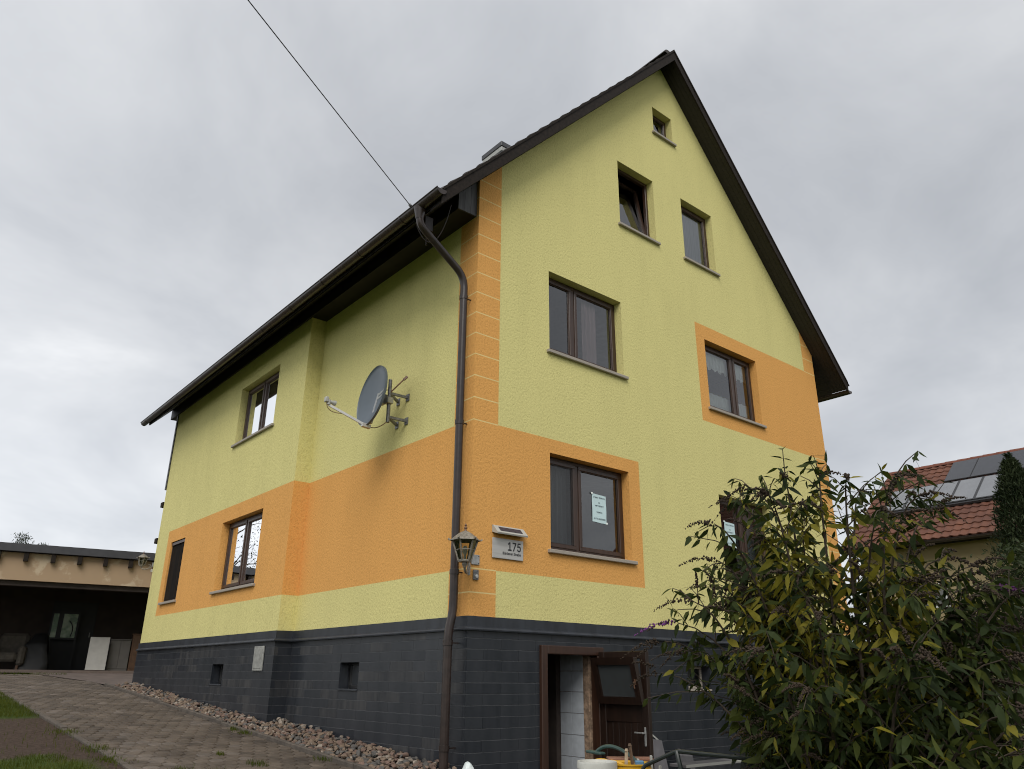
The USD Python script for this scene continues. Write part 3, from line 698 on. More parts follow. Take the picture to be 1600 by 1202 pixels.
# roof tiles: the verge column singly, the rest as courses of wavy tiles
def tile_shape(s0, side, y0, n=6, wide=.30, L=.36):           # one pantile, s = distance up the slope
    th = math.atan(SL if side < 0 else SR); ex = XL - .03 if side < 0 else XRt + .03
    vs = []
    for s_, lift in ((s0 - .03, .040), (s0 + L, .012)):
        for i in range(n + 1):
            t = i / n; hump = .036 * max(0, math.sin(math.pi * min(1, t * 1.25))) if t < .8 else .012 * math.sin(math.pi * (t - .8) / .2)
            x = ex + (1 if side < 0 else -1) * s_ * math.cos(th); z = soff(x) + .165
            nv = np.array([-math.sin(th) if side < 0 else math.sin(th), 0, math.cos(th)])
            vs.append(np.array([x, y0 + t * wide, z]) + nv * (lift + hump))
    k = n + 1; lowv = [v - np.array([0, 0, .022]) for v in vs[:k]]
    V = np.array(vs + lowv); f = []
    for i in range(n):
        f.append([i, i + 1, k + i + 1, k + i]); f.append([2 * k + i, 2 * k + i + 1, i + 1, i])
    return V, np.array(f)
restt = MB()
for side in (-1, 1):
    th = math.atan(SL if side < 0 else SR); SLEN = ((XR - XL) if side < 0 else (XRt - XR)) / math.cos(th)
    for s0 in np.arange(0, SLEN - .2, .335):
        for j, y0 in enumerate(np.arange(Y0 - .01, Y1 - .2, .30)):
            g = tile_shape(s0, side, y0)
            if j == 0: obj('roof_tile', MB().add(*g), 'roof_tile_dark', roof, smooth=40)
            else: restt.add(*g)
obj('remaining_tiles', restt, 'roof_tile_dark', roof, kind='stuff')
for y in np.arange(Y0 + .12, Y1, .36):
    m = MB(); n = 8; ang = np.linspace(0, np.pi, n)
    vs = [[XR + .12 * math.cos(t), yy, ZSOF + .235 + r_ * math.sin(t)] for yy, r_ in ((y, .085), (y + .38, .075)) for t in ang]
    m.add(np.array(vs), [[i, i + 1, n + i + 1, n + i] for i in range(n - 1)]); m.add(np.array(vs[:n] + [[XR, y, ZSOF + .22]]), [[i, i + 1, n] for i in range(n - 1)])
    obj('ridge_tile', m, 'roof_tile_dark', roof, smooth=40)
# boxed eave over the long side
m = MB(); m.box((-.31, .075, 7.615), (-.001, 12.2, 7.66)); m.box((-.31, .075, 7.66), (-.285, 12.2, soff(-.30) + .02))
obj('eave_box', m, 'soffit_boards', house)
m = MB()
for k in range(3): 
    x0 = -.312 + k * .104; q = Polygon([(x0, 7.612), (x0 + .101, 7.612), (x0 + .101, soff(x0 + .101) + .03), (x0, soff(x0) + .03)]); RF.extr(q, .05, .073, m)
obj('eave_box_end', m, 'box_end_boards', house)
# gutters
def gutter(x, z, ya, yb, r=.075, lab=None):
    ang = np.linspace(np.pi * 1.0, np.pi * 2.0, 11); m = MB(); n = 11
    vs = [[x + rr * math.cos(t), y, z + rr * math.sin(t)] for rr in (r, r - .006) for y in (ya, yb) for t in ang]
    f = [[i, i + 1, n + i + 1, n + i] for i in range(n - 1)] + [[2 * n + i + 1, 2 * n + i, 3 * n + i, 3 * n + i + 1] for i in range(n - 1)]
    f += [[2 * n + i, 2 * n + i + 1, i + 1, i] for i in range(n - 1)] + [[n + i, n + i + 1, 3 * n + i + 1, 3 * n + i] for i in range(n - 1)]
    m.add(np.array(vs), f)
    for y in (ya + .004, yb - .004):
        m.add(np.array([[x + r * math.cos(t), y, z + r * math.sin(t)] for t in ang] + [[x, y, z]]), [[i, i + 1, n] for i in range(n - 1)])
    m.tube([[x - r, ya, z], [x - r, yb, z]], .011, 6)
    g = obj('gutter', m, 'gutter_brown', house, smooth=35, label=lab)
    for y in np.arange(ya + .9, yb, 1.15):
        b = MB(); a2 = np.linspace(np.pi * .96, np.pi * 2.0, 12)
        for y2 in (y,):
            v = [[x + rr * math.cos(t), y2 + dy, z + rr * math.sin(t)] for rr in (r + .006,) for dy in (-.014, .014) for t in a2]
            b.add(np.array(v), [[i, i + 1, 12 + i + 1, 12 + i] for i in range(11)])
        obj('gutter_bracket', b, 'gutter_brown', g)
    return g
g1 = gutter(-.868, 7.445, -.37, 12.35, lab='long brown half round gutter along the side eave')
gutter(9.345, 7.225, -.36, 12.2, .07, lab='short visible end of the gutter on the far eave')
# downpipe
PX, PY = -.115, .135
dp = MB()
path = round_path([(-.868, .13, 7.40), (-.868, .13, 7.17), (PX, PY, 6.66), (PX, PY, 2.36), (PX - .05, PY + .01, 2.13), (PX - .05, PY + .01, .5)], .17, 8)
dp.tube(path, .05, 16, caps=False)
down = obj('downpipe', dp, 'gutter_brown', house, smooth=50, label='brown downpipe swinging from the gutter to the front corner')
obj('outlet', MB().lathe([(.052, 0), (.056, .02), (.075, .12), (.085, .17)], 16, (-.868, .13, 7.24)), 'gutter_brown', down, smooth=40)
for (x, z) in ((PX, 6.35), (PX, 4.62), (PX, 2.80), (PX - .05, 2.02), (PX - .05, .95)):
    m = MB(); m.lathe([(.05, -.03), (.057, -.028), (.057, .028), (.05, .03)], 16, (x, PY + (.01 if x < PX else 0), z)); m.bar((x + .05, PY, z), (.0, PY, z), .014)
    obj('pipe_clip', m, 'gutter_brown', down, smooth=40)
# overhead cable loop and bracket under the eave
m = MB(); m.tube(bez([(-.80, .32, 7.30), (-.62, .36, 6.95), (-.45, .25, 7.0), (-.40, .1, 7.65)], 20), .008, 6); m.tube([(-.60, .36, 7.45), (-.60, .36, 7.06)], .009, 6); m.box((-.66, .33, 7.28), (-.52, .40, 7.5), .01)
obj('service_bracket', m, 'gutter_brown', house, label='cable bracket and slack cable under the eave')

# chimney
chm = MB(); chm.box((3.53, 3.94, 11.4), (4.25, 4.60, 12.80)); 
ch = obj('chimney', chm, 'chimney_white', house, label='white clad chimney near the ridge')
m = MB(); m.box((3.505, 3.915, 12.80), (4.275, 4.625, 12.92), .01); obj('collar', m, 'chimney_white', ch)
m = MB(); m.box((3.52, 3.93, 12.765), (4.26, 4.61, 12.799)); obj('shadow_gap', m, 'anthracite', ch)
m = MB(); m.box((3.49, 3.90, 12.92), (4.29, 4.64, 13.05), .01); obj('cap', m, 'anthracite', ch)
# rear canopies that show past the far corner
for z, y in ((5.46, 12.0), (4.62, 12.05)):
    m = MB(); m.box((-.31, D + .02, z - .12), (2.5, D + .16, z), .01); obj('rear_canopy', m, 'dark_wood', house)

# ---- door
df = MB()
for q in (((1.053, 0, -.075), (1.15, 2.03, .06)), ((2.0, 0, -.075), (2.113, 1.93, .06)), ((1.15, 1.93, -.075), (2.113, 2.03, .06))): GA.box(df, *q, .008)
dfp = obj('door_frame', df, 'door_frame_brown', house)
obj('threshold', MB().box((1.053, -.09, -.05), (2.113, .3, .01)), 'kerb_concrete', dfp)
HX, HY = 2.025, -.085; AN = math.radians(-92.0)                  # leaf swung back almost flat against the wall
DF = Frame((HX, HY, 0), (math.cos(AN), math.sin(AN), 0), (-math.sin(AN), math.cos(AN), 0))
LWD = .80
lf = MB()
for (a, b, c, d) in ((0, .10, .03, 1.975), (LWD - .10, LWD, .03, 1.975), (.10, LWD - .10, 1.885, 1.975), (.10, LWD - .10, 1.18, 1.388), (.10, LWD - .10, .03, .16)): DF.box(lf, (a, c, -.03), (b, d, .03), .007)
leaf = obj('door', lf, 'door_leaf_brown', house, label='dark brown half glazed door swung open against the wall')
pn = MB()
for k in range(6): DF.box(pn, (.10 + k * .1, .16, -.012), (.10 + k * .1 + .0975, 1.18, .014), .004)
obj('door_panel', pn, 'door_leaf_brown', leaf)
# tilted sash in the leaf
y0, y1, x0, x1, k = 1.375, 1.90, .03, LWD - .04, math.tan(math.radians(13))
def Q(u, h, w): return DF.P(u, y0 + h, -.05 + w - h * k)
s = MB(); H = y1 - y0; sw = .085
for (ua, ub, ha, hb_) in ((x0, x1, 0, sw), (x0, x1, H - sw, H), (x0, x0 + sw, sw, H - sw), (x1 - sw, x1, sw, H - sw)):
    h = trimesh.convex.convex_hull(np.array([Q(u, h, w) for u in (ua, ub) for h in (ha, hb_) for w in (-.03, .03)])); s.add(h.vertices, h.faces)
sash = obj('sash', s, 'door_leaf_brown', leaf)
obj('pane', (np.array([Q(x0 + sw, sw, 0), Q(x1 - sw, sw, 0), Q(x1 - sw, H - sw, 0), Q(x0 + sw, H - sw, 0)]), np.array([[0, 1, 2, 3]])), 'frosted_glass', leaf)
m = MB(); m.bar(Q(x1 - .04, .22, -.034), Q(x1 - .04, .28, -.034), .016, .006); m.bar(Q(x1 - .04, .25, -.036), Q(x1 - .04, .25, -.065), .010); m.bar(Q(x1 - .04, .25, -.062), Q(x1 - .04, .18, -.062), .010)
obj('sash_handle', m, 'copper_brown', leaf)
m = MB(); DF.box(m, (LWD - .072, .94, -.04), (LWD - .044, 1.14, -.03), .003); m.bar(DF.P(LWD - .058, 1.08, -.03), DF.P(LWD - .058, 1.08, -.085), .018); m.bar(DF.P(LWD - .05, 1.08, -.082), DF.P(LWD - .18, 1.08, -.082), .018, bev=.004)
obj('handle', m, 'zinc', leaf)
# passage behind the door
m = MB(); m.box((1.98, .265, 0), (2.05, 1.7, 2.3)); iw = obj('passage_wall', m, 'rough_plaster', house)
for kx in range(2):
    for kz in range(8):
        za, zb = kz * .25 + .003, min(kz * .25 + .247, 2.2)
        m = MB(); m.box((1.970, .175 + kx * .21 + .001, za), (1.979, .175 + kx * .21 + .208, zb), .001); obj('wall_tile', m, 'white_tile', iw)
m = MB(); m.box((1.965, .062, 0), (2.05, .172, 2.2), .006); obj('plaster_edge', m, 'rough_plaster', iw)
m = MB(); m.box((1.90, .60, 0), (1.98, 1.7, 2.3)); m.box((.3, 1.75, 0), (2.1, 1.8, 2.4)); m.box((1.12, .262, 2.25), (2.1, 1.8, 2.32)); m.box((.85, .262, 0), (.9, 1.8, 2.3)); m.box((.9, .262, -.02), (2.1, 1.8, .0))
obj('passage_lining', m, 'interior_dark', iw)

# ------------------------------------------------------------------ things on the walls
# satellite dish
dish = thing('satellite_dish', 'grey satellite dish on a wall bracket beside the bay', 'satellite dish')
MX, MY = -.30, 1.57
m = MB(); m.tube([(MX, MY, 4.93), (MX, MY, 5.56)], .026, 12); obj('mast', m, 'steel_grey', dish, smooth=40)
for z in (5.36, 5.01):
    m = MB(); m.bar((MX, MY, z), (-.012, MY - .01, z), .03, .035); m.bar((MX, MY, z), (-.012, MY + .24, z), .03, .035); m.box((-.014, MY - .05, z - .05), (-.002, MY + .03, z + .05)); m.box((-.014, MY + .20, z - .05), (-.002, MY + .28, z + .05))
    obj('wall_bracket', m, 'steel_grey', dish)
nrm = np.array([-.985, .05, .12]); nrm /= np.linalg.norm(nrm)
hz = np.cross([0, 0, 1.0], nrm); hz /= np.linalg.norm(hz); vt = np.cross(nrm, hz)
C = np.array([-.50, 1.70, 5.31]); RA, RBv = .385, .435
def dp_(rho, t, off=0.0): return C + hz * RA * rho * math.cos(t) + vt * RBv * rho * math.sin(t) + nrm * (.085 * (rho * rho - 1) + off)
rings = [0, .25, .5, .75, .93, 1.0]; n = 40; ang = np.arange(n) * 2 * np.pi / n
def dish_surf(offs, rr, flip):
    V = [dp_(r, t, o) for r, o in zip(rr, offs) for t in ang]; F = []
    for i in range(len(rr) - 1):
        for j in range(n):
            q = [i * n + j, i * n + (j + 1) % n, (i + 1) * n + (j + 1) % n, (i + 1) * n + j]; F.append(q[::-1] if flip else q)
    return np.array(V), np.array(F)
m = MB(); m.add(*dish_surf([0] * 6 + [.012, -.02, -.022, -.018], [.01, .25, .5, .75, .93, 1.0, 1.035, 1.035, 1.0, .6], False))
m.add(*dish_surf([-.018, -.016], [.6, .01], False))
obj('reflector', m, 'dish_grey', dish, smooth=40)
m = MB()
for k, (txt, hgt) in enumerate((('kathrein', .045),)): pass
for k in range(2):                                            # two short lines of pale lettering too small to read
    for j in range(7):
        t0 = math.radians(-28 + 0); u = -.20 + j * .034; v = .02 - k * .055
        if k and j > 5: continue
        def surf(u, v): 
            rho = math.hypot(u / RA, v / RBv); return C + hz * u + vt * v + nrm * (.085 * (rho * rho - 1) + .006)
        hh = .034 if j % 3 else .042
        m.add(np.array([surf(u + .2, v), surf(u + .2 + .024, v), surf(u + .2 + .024, v + hh), surf(u + .2, v + hh)]), [[0, 1, 2, 3]])
obj('lettering', m, 'white_plastic', dish)
m = MB(); m.obox(C - nrm * .155, np.array([nrm, hz, vt]), (.055, .055, .075), .01); m.bar(C - nrm * .10 + vt * .05, C - nrm * .06 - vt * .40, .05, .03)
m.box((MX - .05, MY - .05, 5.20), (MX + .045, MY + .05, 5.29), .008)
obj('dish_clamp', m, 'zinc', dish)
lnb = np.array([-1.04, 1.90, 5.155 + .0]); foot = C - vt * (RBv + .02) - nrm * .02
m = MB(); m.bar(foot - nrm * .04 + vt * .0, foot + nrm * .08, .06, .05); m.bar(foot, lnb - np.array([0, 0, .05]), .024, .032); obj('feed_arm', m, 'pale_metal', dish)
m = MB(); m.tube([lnb + nrm * .03, lnb - nrm * .05, lnb - nrm * .075, lnb - nrm * .10], [.024, .024, .036, .036], 14); m.box(lnb + [-.06, -.03, -.02], lnb + [-.012, .03, .055], .008); m.tube([lnb + [.0, .0, -.05], lnb + [0, 0, .02]], .026, 10)
obj('receiver', m, 'white_plastic', dish, smooth=40)
obj('cable', MB().tube(bez([lnb + [-.03, 0, -.02], lnb + [-.03, 0, -.16], lnb + [.12, -.03, -.16], lnb * .6 + foot * .4 - [0, 0, .03]], 14), .005, 6), 'copper_brown', dish)
obj('cable', MB().tube(bez([foot, foot + [.12, -.02, -.03], (MX - .1, MY, 4.85), (MX, MY, 4.95)], 12), .006, 6), 'copper_brown', dish)
obj('cable', MB().tube(bez([(MX, MY, 5.4), (MX - .08, MY, 5.42), C - nrm * .1], 8), .006, 6), 'copper_brown', dish)
m = MB(); m.tube([(MX, MY - .01, 5.36), (MX + .14, MY - .12, 5.56)], .010, 6); m.bar((MX + .14, MY - .12, 5.56), (MX + .18, MY - .15, 5.61), .03); obj('earth_rod', m, 'copper_brown', dish)

# lanterns
def lantern(loc, corner, s, label):
    t = thing('wall_lantern', label, 'wall lamp', loc, 0, 'matching lanterns on the house corners')
    n = 6; a0 = math.pi / 6
    def L(r, z): return (r * s, z * s)
    m = MB(); m.lathe([L(.20, .315), L(.205, .30), L(.165, .335), L(.085, .40), L(.035, .425), L(.0, .43)], n, a0=a0); 
    for k in range(n):
        a = a0 + k * math.pi / 3; m.bar((.20 * s * math.cos(a), .20 * s * math.sin(a), .305 * s), (.225 * s * math.cos(a), .225 * s * math.sin(a), .325 * s), .02 * s)
    obj('roof_cap', m, 'lamp_metal', t)
    m = MB(); m.lathe([L(.001, .42), L(.022, .425), L(.012, .45), L(.024, .47), L(.010, .49), L(.018, .505), L(.001, .53)], 10); obj('finial', m, 'copper_brown', t, smooth=40)
    m = MB(); R1, R0, z1, z0 = .165 * s, .085 * s, .305 * s, .05 * s
    for k in range(n):
        a = a0 + k * math.pi / 3; c, d = math.cos(a), math.sin(a); a2 = a + math.pi / 3; c2, d2 = math.cos(a2), math.sin(a2)
        m.bar((R0 * c, R0 * d, z0), (R1 * c, R1 * d, z1), .018 * s)
        for f_ in (0.0, .52, 1.0):
            r = R0 + (R1 - R0) * f_; z = z0 + (z1 - z0) * f_; m.bar((r * c, r * d, z), (r * c2, r * d2, z), (.014 if f_ != .52 else .007) * s)
    m.lathe([(.0, .03 * s), (.088 * s, .03 * s), (.09 * s, .05 * s), (.0, .052 * s)], n, a0=a0); m.lathe([(.001, -.05 * s), (.022 * s, -.035 * s), (.035 * s, 0), (.03 * s, .03 * s)], 12)
    obj('lamp_frame', m, 'lamp_metal', t)
    for k in range(n):
        a = a0 + k * math.pi / 3; a2 = a + math.pi / 3
        v = np.array([(R0 * math.cos(a), R0 * math.sin(a), z0), (R0 * math.cos(a2), R0 * math.sin(a2), z0), (R1 * math.cos(a2), R1 * math.sin(a2), z1), (R1 * math.cos(a), R1 * math.sin(a), z1)]) * np.array([.97, .97, 1])
        obj('pane', (v, np.array([[0, 1, 2, 3]])), 'lantern_glass', t)
    m = MB(); m.lathe([(.001, .06 * s), (.018 * s, .06 * s), (.018 * s, .12 * s), (.032 * s, .16 * s), (.036 * s, .20 * s), (.02 * s, .235 * s), (.001, .24 * s)], 12); obj('bulb', m, 'white_plastic', t, smooth=40)
    d = np.array(corner, float) - np.array(loc, float)
    m = MB(); m.tube(bez([(0, 0, -.01 * s), (0, 0, -.12 * s), d * [.7, .7, 0] + [0, 0, -.13 * s], d * [1, 1, 0] + [0, 0, .09 * s]], 16), .016 * s, 8)
    m.tube(bez([d * [.45, .45, 0] + [0, 0, -.095 * s], d * [.8, .8, 0] + [0, 0, .0], d * [.75, .75, 0] + [0, 0, .10 * s], d * [.55, .55, 0] + [0, 0, .06 * s]], 12), .009 * s, 6)
    obj('bracket_arm', m, 'lamp_metal', t, smooth=40)
    return t
l1 = lantern((-.27, -.27, 2.83), (-.012, -.012, 2.83), .86, 'brass toned lantern on the front corner beside the house number')
m = MB(); m.box((-.03, -.016, -.06), (.001, .02, .15), .004)
obj('wall_plate', MB().box((.262, .255, -.07), (.275, .30, .14), .004), 'zinc', l1)
l2 = lantern((-.47, 11.86, 3.97), (-.262, 11.66, 3.97), .66, 'brass toned lantern on the far corner by the open garage')
obj('wall_plate', MB().box((.17, -.21, -.12), (.205, -.145, -.055), .004), 'pale_metal', l2)
obj('junction_box', MB().box((.175, -.21, .0), (.205, -.15, .09), .004), 'zinc', l2)

def gbox(mb, u0, u1, v0, v1, w0, w1, bev=.003): GA.box(mb, (u0, v0, w0), (u1, v1, w1), bev)
def wall_text(txt, u, v, hgt, w, bold=False, width=None, depth=.002, seg=None):
    tm = meshkit.text_mesh(txt, hgt, depth, bold); v0 = tm.vertices.copy()
    v0[:, 0] -= v0[:, 0].min()
    if width: v0[:, 0] *= width / v0[:, 0].max()
    P = GA.O + (u + v0[:, :1]) * GA.U + (v + v0[:, 1:2]) * GA.V + (w - v0[:, 2:3]) * GA.W
    return MB().add(P, tm.faces)
sg = thing('house_number_sign', 'brushed steel house number plate 175 with black lettering, on the orange wall', 'sign')
m = MB(); gbox(m, .318, .800, 2.992, 3.232, -.022, -.010); gbox(m, .36, .40, 3.05, 3.18, -.010, -.0005); gbox(m, .72, .76, 3.05, 3.18, -.010, -.0005); obj('plate', m, 'sign_steel', sg)
obj('number', wall_text('175', .555, 3.098, .098, -.0225, True, .205), 'sign_letter', sg)
obj('street_name', wall_text('Bürdener Straße', .475, 3.045, .030, -.0225, True, .285, .0015), 'sign_letter', sg)
sl = thing('solar_light', 'small white solar lamp mounted above the house number plate', 'solar lamp')
v = [GA.P(u, z, w) for u in (.322, .800) for z, w in ((3.30, -.001), (3.385, -.001), (3.268, -.105), (3.285, -.112), (3.378, -.022))]
h = trimesh.convex.convex_hull(np.array(v)); obj('housing', MB().add(h.vertices, h.faces), 'white_plastic', sl)
def slp(u, f, o): a = np.array(GA.P(u, 3.285, -.112)); b = np.array(GA.P(u, 3.378, -.022)); nn = np.array([0, -.093, .09]); nn /= np.linalg.norm(nn); return a * (1 - f) + b * f + nn * o
v = [slp(u, f, o) for u in (.385, .735) for f in (.22, .8) for o in (0, .003)]; h = trimesh.convex.convex_hull(np.array(v)); obj('solar_panel', MB().add(h.vertices, h.faces), 'solar_cell', sl)
bp = thing('wall_plate_cover', 'square grey cover plate with two screws behind the corner lantern', 'cover plate')
m = MB(); gbox(m, .018, .135, 2.885, 3.0, -.014, -.0005); obj('plate', m, 'zinc', bp)
for z in (2.90, 2.985): obj('screw', MB().lathe([(.001, 0), (.007, 0)], 8, (.12, -.0155, z)).tube([(.12, -.014, z), (.12, -.018, z)], .006, 8), 'black_rubber', bp)
db = thing('doorbell', 'small grey doorbell with a round silver button under the lantern', 'doorbell')
m = MB(); gbox(m, .045, .123, 2.712, 2.828, -.024, -.0005, .006); obj('case', m, 'steel_grey', db)
m = MB(); m.tube([(.088, -.024, 2.752), (.088, -.032, 2.752), (.088, -.036, 2.752)], [.022, .021, .015], 16); obj('button', m, 'pale_metal', db, smooth=40)
mb_ = thing('meter_box', 'small grey metal cabinet door set in the dark plinth', 'meter box')
m = MB(); BA.box(m, (4.81, 1.735, -.052), (5.165, 2.095, -.03), .004); obj('frame', m, 'meter_grey', mb_)
m = MB(); BA.box(m, (4.845, 1.77, -.058), (5.13, 2.06, -.051), .003); BA.box(m, (4.87, 1.90, -.066), (4.885, 1.935, -.057), .002); obj('door', m, 'meter_grey', mb_)
def notice(u0, u1, z0, z1, w, label):
    t = thing('paper_notice', label, 'notice', group='paper notices taped in the ground floor windows')
    m = MB(); nn = 5
    vv = [GA.P(u0 + (u1 - u0) * i / nn, z0 + (z1 - z0) * j / nn - .012 * i / nn, w - .002 - .004 * math.sin(i * 1.1 + j * .9) ** 2) for j in range(nn + 1) for i in range(nn + 1)]
    ff = [[j * (nn + 1) + i, j * (nn + 1) + i + 1, (j + 1) * (nn + 1) + i + 1, (j + 1) * (nn + 1) + i] for j in range(nn) for i in range(nn)]
    m.add(np.array(vv), ff); obj('sheet', m, 'paper', t, smooth=True)
    H = z1 - z0; Wd = u1 - u0
    tx = MB()
    for txt, f, wd in (('3 Raum- Wohnung', .87, .80), ('zu', .69, .12), ('vermieten !', .575, .62), ('Telefon:', .345, .42), ('0173 8530880', .11, .82)):
        x = wall_text(txt, u0 + Wd * (1 - wd) / 2, z0 + H * f - .006, .019, w - .0075, True, Wd * wd, .0005); tx.tm(x.mesh())
    obj('lettering', tx, 'ink', t)
    m = MB()
    for (u, z) in ((u0, z1), (u1, z0)): gbox(m, u - .02, u + .02, z - .012, z + .012, w - .0095, w - .0085, 0)
    obj('tape', m, 'lace_white', t)
notice(2.205, 2.485, 3.69, 4.085, T - .018, 'paper notice taped in the window of the orange field above the cellar door')
notice(5.275, 5.555, 3.69, 4.085, T - .018, 'paper notice taped in the window half hidden by the bush')

# overhead cable
P0 = np.array([-.86, .30, 7.47]); P1 = np.array([-4.24, -1.5 - .43, 7.93])
d0 = rng.normal(0, 1, 3)
ray = fwd + right * (392 - 800) / F_PX - up * (0 - 601) / F_PX
q = CAM + ray * (6.2 / math.hypot(ray[0], ray[1])); dirv = (q - P0)
pts = [P0 + dirv * t + np.array([0, 0, -.10 * 4 * (t / 9) * (1 - t / 9)]) for t in np.linspace(0, 9, 40)]
cb = thing('overhead_cable', 'thin overhead cable running up from the eave into the sky', 'cable')
obj('wire', MB().tube(pts, .0062, 6), 'black_rubber', cb)
obj('end_clamp', MB().tube([P0 - dirv / np.linalg.norm(dirv) * .05, P0 + dirv / np.linalg.norm(dirv) * .12], .02, 8), 'steel_grey', cb)

# ------------------------------------------------------------------ garage
GZ = 1.77; ga = math.radians(-11.5)
gar = thing('garage', 'low flat roofed open garage with patchy beige lintel and dark interior', 'garage', (-2.70, 17.28, GZ), ga)
# local: x along the front, y into the garage
def GB(name, a, b, mm, parent=None, bev=0.0, label=None, kind=None): return obj(name, MB().box(a, b, bev), mm, parent or gar, label=label, kind=kind)
OPZ, FT = 2.22, 3.07
lint = GB('lintel', (-5.0, -.02, OPZ), (6.5, .28, FT - .14), 'garage_plaster')
GB('pillar', (-5.3, 0, -.3), (-5.0, .28, FT - .14), 'garage_plaster')
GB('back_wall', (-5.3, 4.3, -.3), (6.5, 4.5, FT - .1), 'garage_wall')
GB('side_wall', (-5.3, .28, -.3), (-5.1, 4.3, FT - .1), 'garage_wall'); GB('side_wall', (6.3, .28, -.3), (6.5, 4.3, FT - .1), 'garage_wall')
GB('floor', (-5.3, -.25, -.35), (6.5, 4.3, .0), 'apron_concrete')
GB('roof', (-5.6, -.174, FT - .03), (6.8, 4.9, FT + .03), 'fascia_dark')
GB('fascia', (-5.6, -.21, FT - .13), (6.8, -.175, FT + .08), 'fascia_dark', bev=.006)
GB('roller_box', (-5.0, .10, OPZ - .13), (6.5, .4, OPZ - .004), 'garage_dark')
for k in range(18):
    x = .69 + (k - 9) * .636 - .055
    GB('rafter', (x, -.165, FT - .36), (x + .11, -.022, FT - .14), 'dark_wood')
# back door with glazed light onto the green behind
dr = GB('back_door', (1.45, 4.25, 0), (2.7, 4.297, 2.05), 'black_cover')
GB('door_handle', (2.58, 4.21, 1.0), (2.61, 4.249, 1.14), 'steel_grey', dr)
ob_leaf = M['green_view'] = usdkit.material(stage, '/World/Looks/green_view', {'g': ('geometry', {}), 'n': ('noise_texture', {'scale': 4.0}), 'r': ('rgb_ramp', {'ramp': [(.4, (.05, .12, .03)), (.6, (.25, .32, .2))]}), 'p': ('principled_bsdf', {'roughness': .3})}, [('g.position', 'n.vector'), ('n.fac', 'r.fac'), ('r.color', 'p.base_color')], surface='p.BSDF')
cg, sg_ = math.cos(ga), math.sin(ga)
def gw(x, y, z): return (-2.70 + x * cg - y * sg_, 17.28 + x * sg_ + y * cg, GZ + z)
def gthing(name, label, cat, x, y, rz=0): return thing(name, label, cat, gw(x, y, 0), ga + rz)
# things standing in the garage
t = gthing('leaning_board', 'white board leaning at the garage back beside the dark doorway', 'board', 2.86, 1.2)
h = trimesh.convex.convex_hull(np.array([(x, y + o, z) for x, dx in ((-.25, 0), (.25, 0)) for y, z in ((0, 0.02), (.14, .90)) for o in (0, .03)])); obj('panel', MB().add(h.vertices, h.faces), 'panel_white', t)
t = gthing('grey_cabinet', 'dull grey low cabinet right of the white board', 'cabinet', 3.42, 1.55)
obj('body', MB().box((-.27, 0, 0), (.27, .4, .84), .01), 'panel_grey', t); obj('top', MB().box((-.28, -.02, .842), (.28, .4, .87), .006), 'panel_grey', t)
for s in (-1, 1): obj('door', MB().box((s * .132 - .128, -.012, .06), (s * .132 + .128, -.001, .82), .004), 'panel_grey', t)
t = gthing('brown_cabinet', 'narrow brown wooden cabinet at the garage corner next to the house', 'cabinet', 4.03, 1.5)
obj('body', MB().box((-.32, 0, 0), (.5, .5, 1.0), .01), 'panel_brown', t); obj('top', MB().box((-.34, -.02, 1.002), (.52, .5, 1.03), .006), 'panel_brown', t); obj('door', MB().box((-.28, -.012, .06), (.45, -.001, .96), .004), 'panel_brown', t)
t = gthing('armchair', 'old beige armchair in the shade of the garage', 'armchair', .55, 2.3, -.25)
obj('seat', MB().box((-.32, -.05, .22), (.32, .6, .46), .06), 'chair_beige', t); obj('backrest', MB().box((-.38, .5, .25), (.38, .72, 1.0), .08), 'chair_beige', t)
for s in (-1, 1):
    obj('armrest', MB().box((s * .42 - .09, -.06, .12), (s * .42 + .09, .62, .64), .06), 'chair_beige', t)
    for yy in (0, .55): obj('leg', MB().box((s * .38 - .03, yy - .03, 0), (s * .38 + .03, yy + .03, .125)), 'panel_brown', t)
t = gthing('covered_furniture', 'heap of dark covered furniture beside the doorway in the garage', 'covered furniture', 1.32, 2.5)
vs = [(-.75, -.3, 0), (.55, -.35, 0), (.6, .6, 0), (-.7, .6, 0), (-.55, -.2, .78), (.35, -.2, .82), (.4, .5, .85), (-.5, .5, .84), (-.2, .1, 1.18), (.3, .2, 1.2), (.3, .45, 1.2), (-.2, .45, 1.16)]
h = trimesh.convex.convex_hull(np.array(vs) * [.62, .8, .84]); 
mm_ = trimesh.Trimesh(h.vertices, h.faces).subdivide().subdivide(); mm_.vertices += (meshkit.fbm(mm_.vertices * 4, 3, 2)[:, None] - .5) * .12 * np.array([1, 1, .5]); obj('cover', mm_, 'black_cover', t, smooth=60)
t = gthing('window_frame', 'light glazed frame standing in the dark doorway of the garage', 'window frame', 1.87, 3.9)
m = MB()
for a, b in (((-.40, 0, .90), (-.35, .05, 1.74)), ((.32, 0, .90), (.38, .05, 1.74)), ((-.35, 0, 1.66), (.32, .05, 1.74)), ((-.35, 0, .90), (.32, .05, .96)), ((-.20, 0, .96), (-.07, .05, 1.66))): m.box(a, b)
obj('frame', m, 'black_cover', t)
obj('pane', MB().box((-.35, .02, .96), (-.20, .03, 1.66)), 'green_view', t); obj('pane', MB().box((-.07, .02, .96), (.32, .03, 1.66)), 'green_view', t)
for s in (-.38, .32): obj('support', MB().box((s, 0, 0), (s + .06, .06, .90)), 'black_cover', t)
m = MB(); m.tube(bez([(.20, -.02, 1.0), (.27, -.02, 1.2), (.22, -.02, 1.35), (.10, -.02, 1.46)], 10), .014, 8); obj('handle', m, 'black_cover', t)

